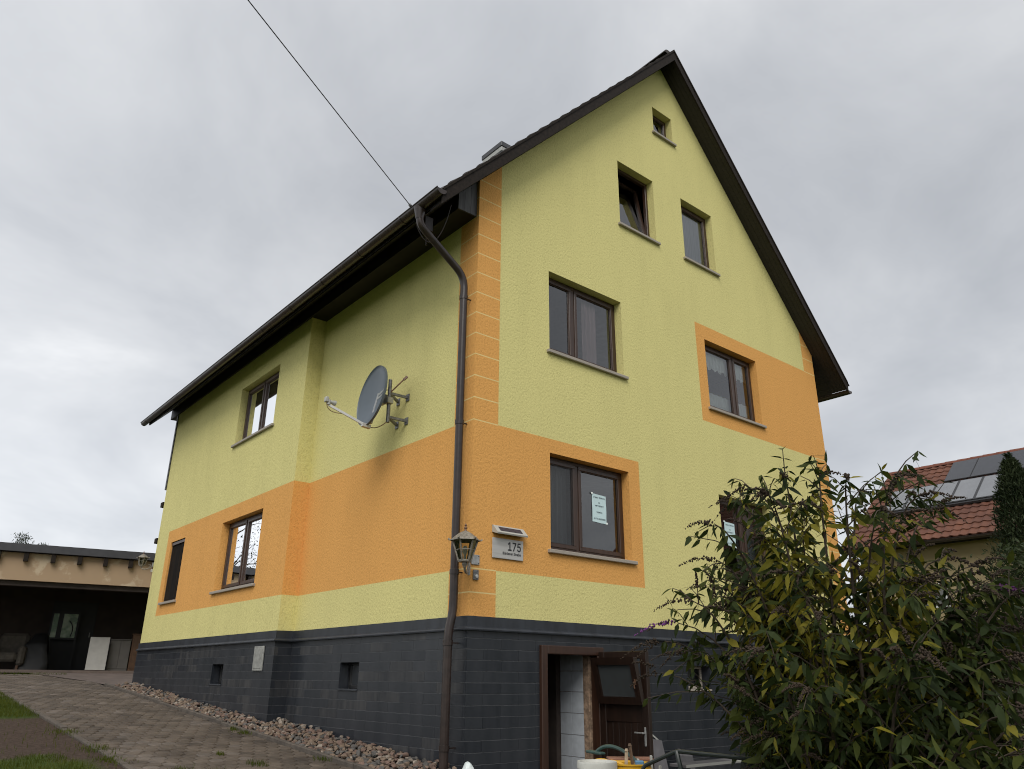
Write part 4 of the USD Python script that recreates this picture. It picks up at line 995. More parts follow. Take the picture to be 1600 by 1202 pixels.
# ------------------------------------------------------------------ neighbour's house
nb = thing('neighbour_house', 'neighbouring house with red clay tiled roof carrying solar panels', 'house')
NX0, NZ0, NX1, NZ1 = 18.0, 5.47, 22.3, 8.61; ns = (NZ1 - NZ0) / (NX1 - NX0); nL = math.hypot(NX1 - NX0, NZ1 - NZ0)
nd = np.array([NX1 - NX0, 0, NZ1 - NZ0]) / nL; nn_ = np.array([-nd[2], 0, nd[0]])
def NR(y, s, o=0.0): return np.array([NX0, y, NZ0]) + nd * s + nn_ * o
NY0, NY1 = -16.0, 4.75
wl = obj('wall', MB().box((18.40, NY0 + .3, -.2), (26.2, NY1 - .35, 5.55)), 'neighbour_wall', nb)
FN = Frame((0, NY1 - .36, 0), (1, 0, 0), (0, -1, 0))
obj('gable', FN.extr(Polygon([(18.4, 5.55), (26.2, 5.55), (22.3, 8.4)]), 0, .3), 'neighbour_wall', nb)
obj('gable', Frame((0, NY0 + .36, 0), (1, 0, 0), (0, 1, 0)).extr(Polygon([(18.4, 5.55), (26.2, 5.55), (22.3, 8.4)]), 0, .3), 'neighbour_wall', nb)
m = MB(); m.add(np.array([NR(NY0, 0, -.1), NR(NY1, 0, -.1), NR(NY1, nL, -.1), NR(NY0, nL, -.1), NR(NY0, 0, -.02), NR(NY1, 0, -.02), NR(NY1, nL, -.02), NR(NY0, nL, -.02)]), [[0, 1, 2, 3], [7, 6, 5, 4], [0, 4, 5, 1], [1, 5, 6, 2], [2, 6, 7, 3], [3, 7, 4, 0]])
m.add(np.array([[22.3, NY0, 8.58], [22.3, NY1, 8.58], [26.6, NY1, 5.45], [26.6, NY0, 5.45]]), [[0, 1, 2, 3]])
rf = obj('roof', m, 'clay_ridge', nb)
obj('eave_board', MB().add(*(lambda h: (h.vertices, h.faces))(trimesh.convex.convex_hull(np.array([NR(y, s, o) for y in (NY0, NY1) for s in (-.04, .0) for o in (-.16, -.0)])))), 'dark_wood', rf)
m = MB(); ang = np.linspace(np.pi, 2 * np.pi, 9); m.add(np.array([[17.93 + .07 * math.cos(t), y, 5.42 + .07 * math.sin(t)] for y in (NY0, NY1) for t in ang]), [[i, i + 1, 9 + i + 1, 9 + i] for i in range(8)]); obj('gutter', m, 'gutter_brown', nb, smooth=40)
m = MB(); tw, tl = .245, .345; K = 6
for ri, s0 in enumerate(np.arange(0, nL - .15, tl * .97)):
    s1 = min(s0 + tl, nL); ys = []; hs = []
    y = NY1
    nt = int((NY1 - NY0) / tw)
    t = np.linspace(0, 1, K + 1)[:-1]
    prof = np.where(t < .62, .030 * np.sin(np.pi * t / .62), 0.003 - .004 * np.sin(np.pi * (t - .62) / .38))
    yy = (NY1 - (np.arange(nt)[:, None] + t[None]) * tw).ravel(); hh = np.tile(prof, nt) + np.repeat(rng.normal(0, .003, nt), K)
    n = len(yy)
    v0_ = np.array([NX0, 0, NZ0]) + nd * s0 + np.outer(hh + .034, nn_) + np.outer(yy, [0, 1, 0])
    v1_ = np.array([NX0, 0, NZ0]) + nd * s1 + np.outer(hh + .004, nn_) + np.outer(yy, [0, 1, 0])
    v2_ = v0_ - nn_ * .032
    base = np.arange(n - 1)
    m.add(np.vstack([v0_, v1_, v2_]), np.vstack([np.stack([base + 1, base, n + base, n + base + 1], 1), np.stack([base, base + 1, 2 * n + base + 1, 2 * n + base], 1)]))
obj('roof_tiles', m, 'clay_tile', rf, kind='stuff')
for y in np.arange(NY0, NY1, .40):
    m = MB(); ang = np.linspace(0, np.pi, 7); m.add(np.array([[22.3 + .14 * math.cos(t), yy, 8.58 + r_ * math.sin(t)] for yy, r_ in ((y, .11), (y + .41, .125)) for t in ang]), [[i, i + 1, 7 + i + 1, 7 + i] for i in range(6)]); obj('ridge_tile', m, 'clay_ridge', rf)
def nslab(y0, y1, s0, s1, o0, o1, bev=0): 
    mb = MB(); c = (NR(y0, s0, o0) + NR(y1, s1, o1)) / 2; return mb.obox(c, np.array([[0, 1, 0], nd, nn_]), (abs(y1 - y0) / 2, abs(s1 - s0) / 2, abs(o1 - o0) / 2), bev)
for k in range(11):
    a = 2.48 - k * .80; p = obj('pv_panel', nslab(a - .785, a, 3.69, 5.10, .075, .11), 'collector_frame', nb); obj('cells', nslab(a - .77, a - .015, 3.705, 5.085, .111, .114), 'pv_panel', p)
for k in range(9):
    a = 4.02 - k * .70
    p = obj('solar_collector', nslab(a - .695, a, 1.96, 3.46, .06, .15), 'collector_frame', nb); obj('glass', nslab(a - .655, a - .04, 2.0, 3.42, .151, .155), 'collector_glass', p)
obj('collector_rail', nslab(4.05, -2.4, 1.88, 1.955, .05, .12), 'collector_frame', nb)
for yb in (2.0, -1.6, -6):
    m = MB(); m.box((18.33, yb, 3.62), (18.395, yb + 1.05, 4.30), .01); w = obj('window', m, 'white_frame', nb)
    obj('pane', MB().box((18.318, yb + .07, 3.69), (18.328, yb + .49, 4.23)), 'collector_glass', w); obj('pane', MB().box((18.318, yb + .56, 3.69), (18.328, yb + .98, 4.23)), 'collector_glass', w)

# ------------------------------------------------------------------ plants
LEAF = np.array([[0, 0, 0], [.33, 0, .03], [.68, 0, .0], [1, 0, -.10], [.30, .5, .045], [.66, .36, .0], [.30, -.5, .045], [.66, -.36, .0]])
LF = np.array([[0, 1, 4], [1, 5, 4], [1, 2, 5], [2, 3, 5], [0, 6, 1], [1, 6, 7], [1, 7, 2], [2, 7, 3]])
def leaves(P, Dn, L, Wd, droop):
    """many lanceolate leaves: origins P, directions Dn, lengths, width ratios, droop"""
    P = np.asarray(P, float); Dn = np.asarray(Dn, float).copy(); Dn[:, 2] -= droop; Dn /= np.linalg.norm(Dn, axis=1, keepdims=True)
    S = np.cross(Dn, [0, 0, 1.0]); S += rng.normal(0, .75, S.shape); S -= Dn * (S * Dn).sum(1, keepdims=True); S /= np.linalg.norm(S, axis=1, keepdims=True)
    N = np.cross(S, Dn)
    V = P[:, None] + L[:, None, None] * (LEAF[None, :, :1] * Dn[:, None] + LEAF[None, :, 1:2] * (Wd[:, None, None] * S[:, None]) + LEAF[None, :, 2:] * N[:, None])
    return V
def leaf_mesh(V):
    n = len(V); return V.reshape(-1, 3), (LF[None] + (np.arange(n) * 8)[:, None, None]).reshape(-1, 3)
OCT_V = np.array([[1, 0, 0], [-1, 0, 0], [0, 1, 0], [0, -1, 0], [0, 0, 1], [0, 0, -1]], float)
OCT_F = np.array([[0, 2, 4], [2, 1, 4], [1, 3, 4], [3, 0, 4], [2, 0, 5], [1, 2, 5], [3, 1, 5], [0, 3, 5]])
def spike(P, d, L, r):
    """a drooping flower spike: small beads round a bent axis"""
    n = int(26 + L * 190); t = np.sort(rng.uniform(0, 1, n)); d = d / np.linalg.norm(d)
    ax = P + np.outer(t * L, d) + np.outer((t ** 2) * L * .38, [0, 0, -1.0])
    rad = r * (1 - t) ** .7 * (.75 + .25 * np.sin(t * 26)) + .002
    o = rng.normal(0, 1, (n, 3)); o /= np.linalg.norm(o, axis=1, keepdims=True); c = ax + o * (rad * rng.uniform(.4, 1, n))[:, None]
    s = (.0088 * (1 - .55 * t) * rng.uniform(.7, 1.3, n))[:, None, None]
    V = c[:, None] + OCT_V[None] * s
    return V.reshape(-1, 3), (OCT_F[None] + (np.arange(n) * 6)[:, None, None]).reshape(-1, 3)

bush = thing('butterfly_bush', 'tall butterfly bush with faded flower spikes in front of the gable', 'bush')
BASE = np.array([-1.02, -4.86, .12])
tips = [[-1.7, -4.56, 2.59], [-1.58, -4.48, 2.39], [-1.03, -4.26, 2.88], [-1.15, -4.48, 2.91], [-1.5, -4.84, 2.75], [-1.15, -4.77, 2.93], [-1.01, -4.93, 2.94], [-1.23, -5.21, 2.83], [-.68, -5.02, 2.86], [-1.16, -5.46, 2.8], [-.86, -5.46, 2.74], [-.72, -5.48, 2.68], [-1.59, -4.13, 2.04], [-1.53, -3.96, 1.94], [-1.44, -3.84, 1.75], [-1.04, -3.99, 2.31], [-1.64, -4.31, 2.16], [-.6, -5.43, 2.4], [-.51, -5.53, 2.32], [-1.23, -4.91, 2.73], [-1.3, -5.42, 2.6], [-.24, -5.46, 2.1], [-.86, -5.75, 1.82], [-.84, -5.74, 1.61], [-1.19, -3.9, 1.9], [-.59, -5.65, 2.2]]
tips = [np.array(BASE) + (np.array(t) - BASE) * [.98, .98, .965] for t in tips]
for k in range(58):
    a = k * 2.399963; r = rng.uniform(.35, 1.12); z = 2.45 - 1.05 * (r / 1.1) ** 2 + rng.uniform(-.30, .12)
    if k % 3 == 0: r = rng.uniform(.75, 1.25); z = rng.uniform(.55, 1.45)
    left = -.77 * math.cos(a) + .64 * math.sin(a)
    if z < 1.7 and left > 0.0: r = min(r, 1.05 - .62 * left)
    if z < 1.5 and left < -.35: r = min(r, .98)
    tips.append(BASE + np.array([r * math.cos(a), r * math.sin(a), z - .12]))
for k in range(12):
    a = -.70 + rng.uniform(-.55, .55); r = rng.uniform(.75, 1.25); tips.append(BASE + np.array([r * math.cos(a), r * math.sin(a), rng.uniform(1.25, 2.1)]))
LP, LD, LL, LW_, LDr, LC = [], [], [], [], [], []
spikes = []; all_shoots = MB()
def put_leaf(p, d, L, wr, dr, yellow):
    LP.append(p); LD.append(d); LL.append(L); LW_.append(wr * rng.uniform(.75, 1.25)); LDr.append(dr)
    LC.append('leaf_yellow' if rng.random() < yellow else ('leaf_mid' if rng.random() < .38 else 'leaf_dark'))
def unit(v): return v / np.linalg.norm(v)
for ti, tip in enumerate(tips):
    b0 = BASE + np.array([rng.normal(0, .10), rng.normal(0, .10), 0]); hor = tip - b0; hor[2] = 0
    ctrl1 = b0 + np.array([0, 0, (tip[2] - b0[2]) * .45]) + hor * .12
    ctrl2 = b0 + hor * .55 + np.array([0, 0, (tip[2] - b0[2]) * 1.02])
    P = bez([b0, ctrl1, ctrl2, tip], 26); T_ = np.gradient(P, axis=0); T_ /= np.linalg.norm(T_, axis=1, keepdims=True)
    obj('stem', MB().tube(P[::2] if len(P[::2]) else P, np.linspace(.016, .003, len(P[::2])), 6, caps=False), 'stem_brown', bush)
    up_lot = ti < 26
    yel = .05
    yc = np.array([-.98, -4.92, 2.05])
    L_tot = np.linalg.norm(np.diff(P, axis=0), axis=1).sum(); shoots = MB()
    nn2 = int(L_tot / .105)
    for j in range(nn2):
        f = .16 + .84 * j / nn2; i = min(int(f * 25), 24); p = P[i] + (P[i + 1] - P[i]) * (f * 25 - i); td = T_[i]
        az = j * 1.62 + ti; side = np.cross(td, [0, 0, 1.0]); side = unit(side if np.linalg.norm(side) > .05 else np.array([1.0, 0, 0])); bi = np.cross(td, side)
        for sgn in (0, math.pi):
            o = unit(math.cos(az + sgn) * side + math.sin(az + sgn) * bi)
            yl = .5 if np.linalg.norm((p - yc) * [1, 1, .7]) < .48 else (.08 if p[2] < 1.6 else .02)
            sparse = f > .62 and up_lot
            put_leaf(p, unit(o + td * .5), rng.choice([.08, .11, .14, .18, .21]) * rng.uniform(.85, 1.1) * (1 - .42 * f), .30, rng.uniform(.35, 1.5), yl)
            if rng.random() < (.26 if sparse else .55):        # side shoot with opposite leaves
                ls = rng.uniform(.16, .36) * (1.0 if f < .8 else .6); sd = unit(o * .85 + td * .75 + np.array([0, 0, .15]))
                e = p + sd * ls + np.array([0, 0, -.12 * ls]); shoots.tube([p, (p + e) / 2 + [0, 0, .015], e], [.004, .003, .002], 4, caps=False)
                nl = int(ls / .07) + 1
                for q_ in range(nl):
                    pp = p + (e - p) * (q_ + 1) / nl; b2 = unit(np.cross(sd, rng.normal(0, 1, 3)))
                    for s2 in (1, -1): put_leaf(pp, unit(b2 * s2 + sd * .8), rng.uniform(.065, .135) * (.75 if sparse else 1), .29, rng.uniform(.3, 1.4), yl)
                if rng.random() < (.34 if f > .5 else .16): spikes.append((e, unit(sd + [0, 0, .1]), rng.uniform(.10, .18), rng.uniform(.015, .020)))
    if shoots.n: all_shoots.tm(shoots.mesh())
    spikes.append((tip - T_[-1] * .02, unit(T_[-1] + rng.normal(0, .12, 3)), rng.uniform(.16, .27), rng.uniform(.020, .028)))
    for s in range(rng.integers(1, 4)):
        sd = unit(T_[-1] + rng.normal(0, .65, 3)); pb = P[-2 - s] ; spikes.append((pb + sd * .05, sd, rng.uniform(.10, .18), rng.uniform(.015, .020)))
obj('side_shoots', all_shoots, 'stem_brown', bush, kind='stuff')
LP, LD, LL, LW_, LDr = map(np.array, (LP, LD, LL, LW_, LDr)); LC = np.array(LC)
LV = leaves(LP, LD, LL, LW_, LDr)
dcam = np.linalg.norm(LP - CAM, axis=1); vdir = (LP - CAM) / dcam[:, None]
big = LL / dcam; vis_ = (vdir @ up) / (vdir @ fwd) > -.52
front = np.argsort(np.where(vis_, dcam - 6 * big * dcam, 99))[:300]
isown = np.zeros(len(LP), bool); isown[front] = True
for i in front: obj('leaf', (LV[i], LF), LC[i], bush)
for k in ('leaf_dark', 'leaf_mid', 'leaf_yellow'):
    s = (~isown) & (LC == k); obj('foliage', leaf_mesh(LV[s]), k, bush, kind='stuff')
spikes.sort(key=lambda s: -s[2])
for i, s in enumerate(spikes[:290]): obj('flower_spike', spike(*s), 'spike_purple' if i in (23, 61) else 'spike_brown', bush)

def cloud_shrub(name, label, cat, base, h, rad, mats, n, L, wr=.4, shape=1.0, stems=6, group=None, upright=0.0, top_pow=.8):
    """shrub or conifer: stems from the base and leaf sprays gathered in clumps over its volume"""
    t = thing(name, label, cat, base, 0, 'conifers in view' if name == 'conifer' else 'shrubs on the lawn')
    tr = MB(); tr.tube([(0, 0, -.1), (.02, 0, h * .45), (0, .01, h * .88)], [.05 * h / 2.5, .03 * h / 2.5, .008], 7); obj('trunk', tr, 'bark', t)
    m = MB(); nb_ = stems * 3; cl = []
    for k in range(nb_ * (9 if upright else 4)):
        f = rng.uniform(.04, 1) ** .8; a = rng.uniform(0, 6.283); prof = rad * ((1 - f) ** top_pow * (.45 + .55 * min(1, f * 4 + .3)) if shape == 1 else math.sqrt(max(.02, 1 - (2 * f - 1) ** 2)))
        r = prof * rng.uniform(.45, 1.05); cl.append((r * math.cos(a), r * math.sin(a), f * h, f))
        if k < nb_: m.tube([(0, 0, f * h * .7), (r * .5 * math.cos(a), r * .5 * math.sin(a), f * h * .85), (r * math.cos(a), r * math.sin(a), f * h)], [.014, .009, .004], 5, caps=False)
    obj('branches', m, 'bark', t)
    cl = np.array(cl); idx = rng.integers(0, len(cl), n); sz = rad * (.15 if upright else .24) * (1.25 - .75 * cl[idx, 3:4] if upright else 1.0)
    P = cl[idx, :3] + rng.normal(0, 1, (n, 3)) * sz * (np.array([.55, .55, 1.5]) if upright else np.array([1, 1, 1.25]))
    P[:, 2] = np.where(P[:, 2] > h, 2 * h - P[:, 2], np.maximum(P[:, 2], .03))
    if upright:                                               # taper to a ragged tip with a few leaders
        ragged = rng.uniform(.75, 1.2, len(cl))[idx]
        lead = rng.random(n) < .03; P[lead, 2] = h * rng.uniform(.88, 1.03, lead.sum()); P[lead, :2] = rng.choice([-.16, -.05, .03, .14], (lead.sum(), 2)) * rad * .6 * ((1.08 - P[lead, 2:3] / h) * 4) + rng.normal(0, .02, (lead.sum(), 2))
        lim = (rad * np.clip(1.02 - P[:, 2] / h, .0, 1) ** top_pow + .03) * ragged; rr_ = np.linalg.norm(P[:, :2], axis=1)
        P[:, :2] *= np.where(rr_ > lim, lim * rng.uniform(.8, 1.0, n) / np.maximum(rr_, 1e-6), 1.0)[:, None]
    out = P - np.array([0, 0, 0]); out[:, 2] = 0; out /= np.linalg.norm(out, axis=1, keepdims=True) + 1e-6
    Dn = out * .6 + rng.normal(0, .6, (n, 3)) + np.array([0, 0, upright]); Ls = rng.uniform(.6, 1.3, n) * L
    V = leaves(P, Dn, Ls, np.full(n, wr), np.zeros(n) + .05)
    for i, k in enumerate(mats):
        s = (idx % len(mats)) == i; obj('crown', leaf_mesh(V[s]), k, t, kind='stuff')
    return t
cloud_shrub('conifer', 'tall dark conifer in front of the neighbouring roof', 'conifer', (11.9, -2.15, .4), 5.4, 1.55, ['conifer_leaf', 'conifer_leaf', 'grey_leaf'], 36000, .085, .24, 1.0, 18, upright=1.2, top_pow=.78)
cloud_shrub('conifer', 'dark conifer cut off by the right edge of the photo', 'conifer', (11.6, -3.7, .4), 4.6, 1.5, ['conifer_leaf', 'grey_leaf'], 24000, .09, .24, 1.0, 16, upright=1.0, top_pow=.6)
cloud_shrub('shrub', 'grey green shrub growing in front of the tall conifer', 'shrub', (9.0, -3.3, .3), 3.45, 1.0, ['grey_leaf', 'leaf_dark', 'grey_leaf'], 12000, .085, .36, 2, 10)
cloud_shrub('shrub', 'dark purple leaved shrub low beside the lawn', 'shrub', (7.9, -2.75, .25), 2.3, 1.0, ['purple_leaf', 'purple_leaf', 'leaf_dark'], 12000, .075, .4, 2, 10)
cloud_shrub('shrub', 'pale variegated shrub seen between the bush and the purple shrub', 'shrub', (2.35, -3.95, .1), 1.95, .62, ['pale_leaf', 'pale_leaf', 'grey_leaf'], 4500, .065, .36, 2)
cloud_shrub('conifer', 'small far conifer top rising above the garage roof', 'conifer', (.44, 37.4, 2.0), 6.15, .62, ['conifer_leaf', 'grey_leaf'], 3500, .14, .25, 1.0, 8, top_pow=1.0)
cloud_shrub('conifer', 'tip of a distant conifer just above the garage roof edge', 'conifer', (3.6, 52, 2.0), 7.75, .6, ['conifer_leaf'], 2500, .14, .25, 1.0, 8, top_pow=1.0)
# a loose birch like tree down the drive, seen as the reflection in the bay window
bt = thing('tree', 'loose crowned tree reflected in the lower bay window', 'tree', (-7.6, 28.0, 1.2))
m = MB(); P = bez([(0, 0, -.1), (.1, 0, 2.5), (-.15, .1, 5), (0, 0, 8)], 12); m.tube(P, np.linspace(.17, .03, 12), 9); obj('trunk', m, 'bark', bt)
br, LPt, LDt = MB(), [], []
for k in range(44):
    i = rng.integers(3, 11); a = rng.uniform(0, 6.283); L = rng.uniform(.9, 2.3); e = P[i] + np.array([L * math.cos(a), L * math.sin(a), rng.uniform(.2, 1.1)])
    q = bez([P[i], (P[i] + e) / 2 + [0, 0, .35], e], 6); br.tube(q, np.linspace(.035, .008, 6), 5, caps=False)
    for _ in range(120):
        LPt.append(q[rng.integers(2, 6)] + rng.normal(0, .30, 3)); LDt.append(rng.normal(0, 1, 3))
obj('branches', br, 'bark', bt); nq = len(LPt); Ls = rng.uniform(.07, .12, nq); obj('crown', leaf_mesh(leaves(np.array(LPt), np.array(LDt), Ls, np.full(nq, .38), np.zeros(nq) + .4)), 'leaf_dark', bt, kind='stuff')

# grass on the verge, tufts in the kerb joints
gp, gd = [], []
def blades(n, sampler, hmin, hmax):
    for _ in range(n):
        s = sampler()
        if s is None: continue
        gp.append([s[0], s[1], float(height(s[0], s[1]))]); gd.append((rng.normal(0, .35), rng.normal(0, .35), rng.uniform(hmin, hmax)))
def soil_at(x, y):
    w = meshkit.fbm(np.array([[x * 1.3, y * 1.3, 0]]), 3, 9)[0] - .5
    return (x + w * .8 < -2.6) and (x + w * .5 > -4.6) and (y + w * 1.6 > 2.75) and (y + w * 1.2 < 6.5)
def verge():
    x, y = rng.uniform(-5.2, -2.9), rng.uniform(1.2, 10.5)
    if soil_at(x, y): return (x, y) if rng.random() < .035 else None
    if y < 3.4 and x > -3.35 + .12 * (3.2 - y): return (x, y) if rng.random() < .05 else None
    return (x, y)
blades(26000, verge, .025, .075)
for (cx, cy, rr, nn3) in [(-.80, 4.35, .10, 90), (-.82, 3.95, .12, 120), (-.84, 1.6, .08, 60), (-1.62, 1.55, .10, 90), (-1.75, 2.3, .05, 50), (-2.45, 1.35, .14, 120), (-2.9, 4.6, .16, 150), (-2.88, 3.1, .2, 170), (-2.92, 2.3, .18, 160), (-2.2, 1.2, .1, 80)]:
    blades(nn3, lambda: (cx + rng.normal(0, rr * .5), cy + rng.normal(0, rr * .8)), .02, .06)
for y in np.linspace(13.2, 15.2, 500): blades(1, lambda: (rng.uniform(-3.6, -.9), 15.15 + rng.normal(0, .12)), .03, .07)
gp, gd = np.array(gp), np.array(gd); n = len(gp); side = rng.normal(0, 1, (n, 2)); side /= np.linalg.norm(side, axis=1, keepdims=True); wv = .0035
s3 = np.c_[side, np.zeros(n)] * wv; topv = gp + np.c_[gd[:, 0] * gd[:, 2], gd[:, 1] * gd[:, 2], gd[:, 2]]; midv = gp + np.c_[gd[:, 0] * gd[:, 2] * .3, gd[:, 1] * gd[:, 2] * .3, gd[:, 2] * .6]
V = np.stack([gp - s3, gp + s3, midv + s3 * .7, midv - s3 * .7, topv], 1).reshape(-1, 3); b_ = (np.arange(n) * 5)[:, None]
tag(obj('grass', (V, np.vstack([b_ + [0, 1, 2], b_ + [0, 2, 3], b_ + [3, 2, 4]])), 'grass_blade'), 'short grass on the verge and tufts in the paving joints', 'grass', kind='stuff')

# ------------------------------------------------------------------ clutter in front of the cellar door
def at(x, y, h):                                               # point on the sight line, kept as plain coordinates
    d = fwd + right * (x - 800) / F_PX - up * (y - 601) / F_PX; return CAM + d * (h / math.hypot(d[0], d[1]))
TZ = .86
gt = thing('garden_table', 'wooden garden table carrying buckets and paint tools', 'table', (-1.28, -3.52, 0), -.72)
for k in range(7): obj('slat', MB().box((-.62, -.42 + k * .12, TZ - .03), (.62, -.42 + k * .12 + .112, TZ), .004), 'table_wood', gt)
obj('apron', MB().box((-.55, -.34, TZ - .10), (.55, .34, TZ - .031)), 'table_wood', gt)
for sx in (-1, 1):
    for sy in (-1, 1): obj('leg', MB().box((sx * .5 - .03, sy * .3 - .03, .0), (sx * .5 + .03, sy * .3 + .03, TZ - .031)), 'table_wood', gt)
def bucket(name, label, cat, p, r, h, mm, lid=False):
    t = thing(name, label, cat, (p[0], p[1], TZ + .001))
    m = MB(); m.lathe([(.001, 0), (r * .84, 0), (r * .96, h * .85), (r * .97, h * .86), (r * 1.03, h * .86), (r * 1.03, h * .90), (r * .99, h * .91), (r * 1.0, h), (r * 1.05, h), (r * 1.05, h * .97)], 28)
    if not lid: m.lathe([(r * 1.0, h), (r * .93, h * .97), (r * .8, .02), (.001, .02)], 28)
    obj('body', m, mm, t, smooth=40)
    if lid: obj('lid', MB().lathe([(.001, h - .006), (r * .93, h - .006), (r * .95, h + .008), (r * 1.04, h + .009), (r * 1.065, h - .002), (r * 1.065, h - .03)], 28), mm, t, smooth=40)
    a = np.linspace(0, np.pi, 14); obj('handle', MB().tube([(r * 1.07 * math.cos(q), -.02 - r * .55 * math.sin(q), h * .9 - r * .75 * math.sin(q)) for q in a], .004, 6), 'pale_metal', t)
    return t
B1 = at(933, 1200, 5.35); bucket('bucket', 'white plastic bucket with a closed lid on the garden table', 'bucket', B1, .118, B1[2] + .028 - TZ, 'bucket_white', True)
B3 = at(984, 1204, 5.5); b3 = bucket('plant_pot', 'yellow tub holding wooden stirring sticks', 'tub', B3, .135, B3[2] + .045 - TZ, 'bucket_yellow')
for nm, (px_, py_, hh) in enumerate(((940, 1205, 5.62), (957, 1208, 5.52))):
    c = at(px_, py_ + 8, hh); t = thing('plastic_disc', ['yellow bucket lid leaning behind the white bucket', 'yellow bucket lid with finger tabs leaning beside the white bucket'][nm], 'lid', c, 0, 'yellow bucket lids')
    d = unit(CAM - c); d = unit(d + [0, 0, .75]); a = unit(np.cross([0, 0, 1.0], d)); b2 = np.cross(d, a); r = .125
    m = MB(); n = 28; ang = np.arange(n) * 2 * np.pi / n
    prof = [(.001, .0), (.8, .0), (.84, .012), (.97, .012), (1.0, .004), (1.0, -.018), (.001, -.012)]
    V = np.vstack([[r * q * (math.cos(t_) * a + math.sin(t_) * b2) + d * z for t_ in ang] for q, z in prof]); F_ = [[i * n + j, i * n + (j + 1) % n, (i + 1) * n + (j + 1) % n, (i + 1) * n + j] for i in range(len(prof) - 1) for j in range(n)]
    m.add(V, F_); obj('disc', m, 'bucket_yellow', t, smooth=40)
    if nm:
        for q in range(4): a_ = math.radians(8 - q * 22); e = r * (math.cos(a_) * a + math.sin(a_) * b2); m2 = MB(); m2.tube([e * 1.0 + .018 * (math.cos(w_) * a + math.sin(w_) * b2) + e / r * .012 for w_ in np.linspace(0, 6.28, 9)], .004, 5); obj('tab', m2, 'bucket_yellow', t)
for i, (x0, y0_, x1, y1_, mm, lab) in enumerate(((978, 1202, 979, 1172, 'pale_wood', 'pale wooden stick with a rounded end standing in the yellow tub'), (990, 1202, 984, 1164, 'table_wood', 'taller brown wooden stick standing in the yellow tub'))):
    p, q_ = at(x0, y0_ + 6, 5.5), at(x1, y1_, 5.5); t = thing('stirring_stick', lab, 'wooden stick', p, 0, 'sticks standing in the yellow tub'); m = MB(); m.bar((0, 0, 0), q_ - p, .026, .008, bev=.003); m.tube([q_ - p - [0, 0, .006], q_ - p + [0, 0, .008]], [.013, .008], 8); obj('stick', m, mm, t)
p = at(1008, 1203, 5.6); t = thing('plastic_crate', 'small white plastic rack with slots standing on the table', 'rack', (p[0], p[1], TZ)); hz_ = p[2] + .055 - TZ
ax_ = unit(np.array([right[0], right[1], 0]))
m = MB()
for (u0_, u1_, v0_, v1_) in ((-.05, -.036, -.03, hz_ - .02), (.036, .05, -.03, hz_ + .0), (-.036, .036, hz_ - .06, hz_ - .045), (-.036, .036, .02, .10)): m.obox(ax_ * (u0_ + u1_) / 2 + [0, 0, (v0_ + v1_) / 2 + .03], np.array([ax_, np.cross([0, 0, 1], ax_), [0, 0, 1.0]]), ((u1_ - u0_) / 2, .02, (v1_ - v0_) / 2), .004)
for k in range(5): m.obox(ax_ * (-.034 + k * .017) + [0, 0, hz_ - .05], np.array([ax_, np.cross([0, 0, 1], ax_), [0, 0, 1.0]]), (.003, .012, .02), .001)
m.bar(ax_ * .065 + [0, 0, .02], ax_ * .10 + [0, 0, hz_ - .03], .014)
obj('rack_body', m, 'white_plastic', t)
t = thing('blue_scraper', 'small blue plastic scraper lying beside the white rack', 'scraper', tuple(at(999, 1194, 5.55))); m = MB(); m.obox((0, 0, 0), np.array([ax_, np.cross([0, 0, 1], ax_), [0, 0, 1.0]]), (.028, .02, .02), .005); obj('blade', m, 'blue_plastic', t); obj('grip', MB().bar((0, 0, -.02), (0, 0, -.13), .025, .018, bev=.004), 'blue_plastic', t)
p = at(985, 1200, 5.75); t = thing('planter', 'terracotta coloured box behind the yellow tub', 'planter', (p[0], p[1], TZ)); hb2 = p[2] + .05 - TZ; m = MB(); m.obox((0, 0, hb2 / 2), np.array([ax_, np.cross([0, 0, 1], ax_), [0, 0, 1.0]]), (.14, .07, hb2 / 2), .008); obj('box', m, 'terracotta', t); m = MB(); m.obox((0, 0, hb2), np.array([ax_, np.cross([0, 0, 1], ax_), [0, 0, 1.0]]), (.15, .08, .012), .004); obj('rim', m, 'terracotta', t)
# garden chair with a curved arm, and a folding frame chair
ch1 = thing('garden_chair', 'green metal garden chair with a curved arm behind the buckets', 'garden chair', group='garden chairs in front of the cellar door'); A0, A1, A2 = at(926, 1176, 5.9), at(955, 1165, 5.8), at(1006, 1200, 5.55)
m = MB(); mid = at(940, 1168, 5.86); m.tube(bez([at(932, 1175, 5.88), at(945, 1160, 5.84), at(966, 1163, 5.75), at(985, 1180, 5.65), A2], 16), .0125, 8); end = A2 + unit(A2 - at(985, 1180, 5.65)) * .5; m.tube([A2, end], .0125, 8); m.tube([end, (end[0], end[1], .12)], .0125, 8); obj('frame', m, 'green_metal', ch1, smooth=40)
m = MB(); m.bar(at(919, 1174, 5.95), at(942, 1178, 5.80), .05, .018, bev=.006); obj('armrest', m, 'green_metal', ch1)
m = MB(); c = (A0 + end) / 2; c[2] = .5; m.obox(c + np.array([.1, .2, 0]), np.eye(3), (.22, .22, .015), .01); obj('seat', m, 'chair_mesh', ch1)
for sx in (-1, 1):
    for sy in (-1, 1): obj('leg', MB().tube([c + np.array([.1 + sx * .2, .2 + sy * .2, 0]), (c[0] + .1 + sx * .22, c[1] + .2 + sy * .22, .12)], .012, 8), 'green_metal', ch1)
ch2 = thing('garden_chair', 'dark folding garden chair frame leaning between the table and the bush', 'garden chair', group='garden chairs in front of the cellar door')
pA, pB, pC, pD = at(1004, 1198, 5.25), at(1057, 1174, 5.2), at(1182, 1187, 5.1), at(1066, 1210, 5.15)
low = lambda p, dz=.0: np.array([p[0], p[1], .12 + dz])
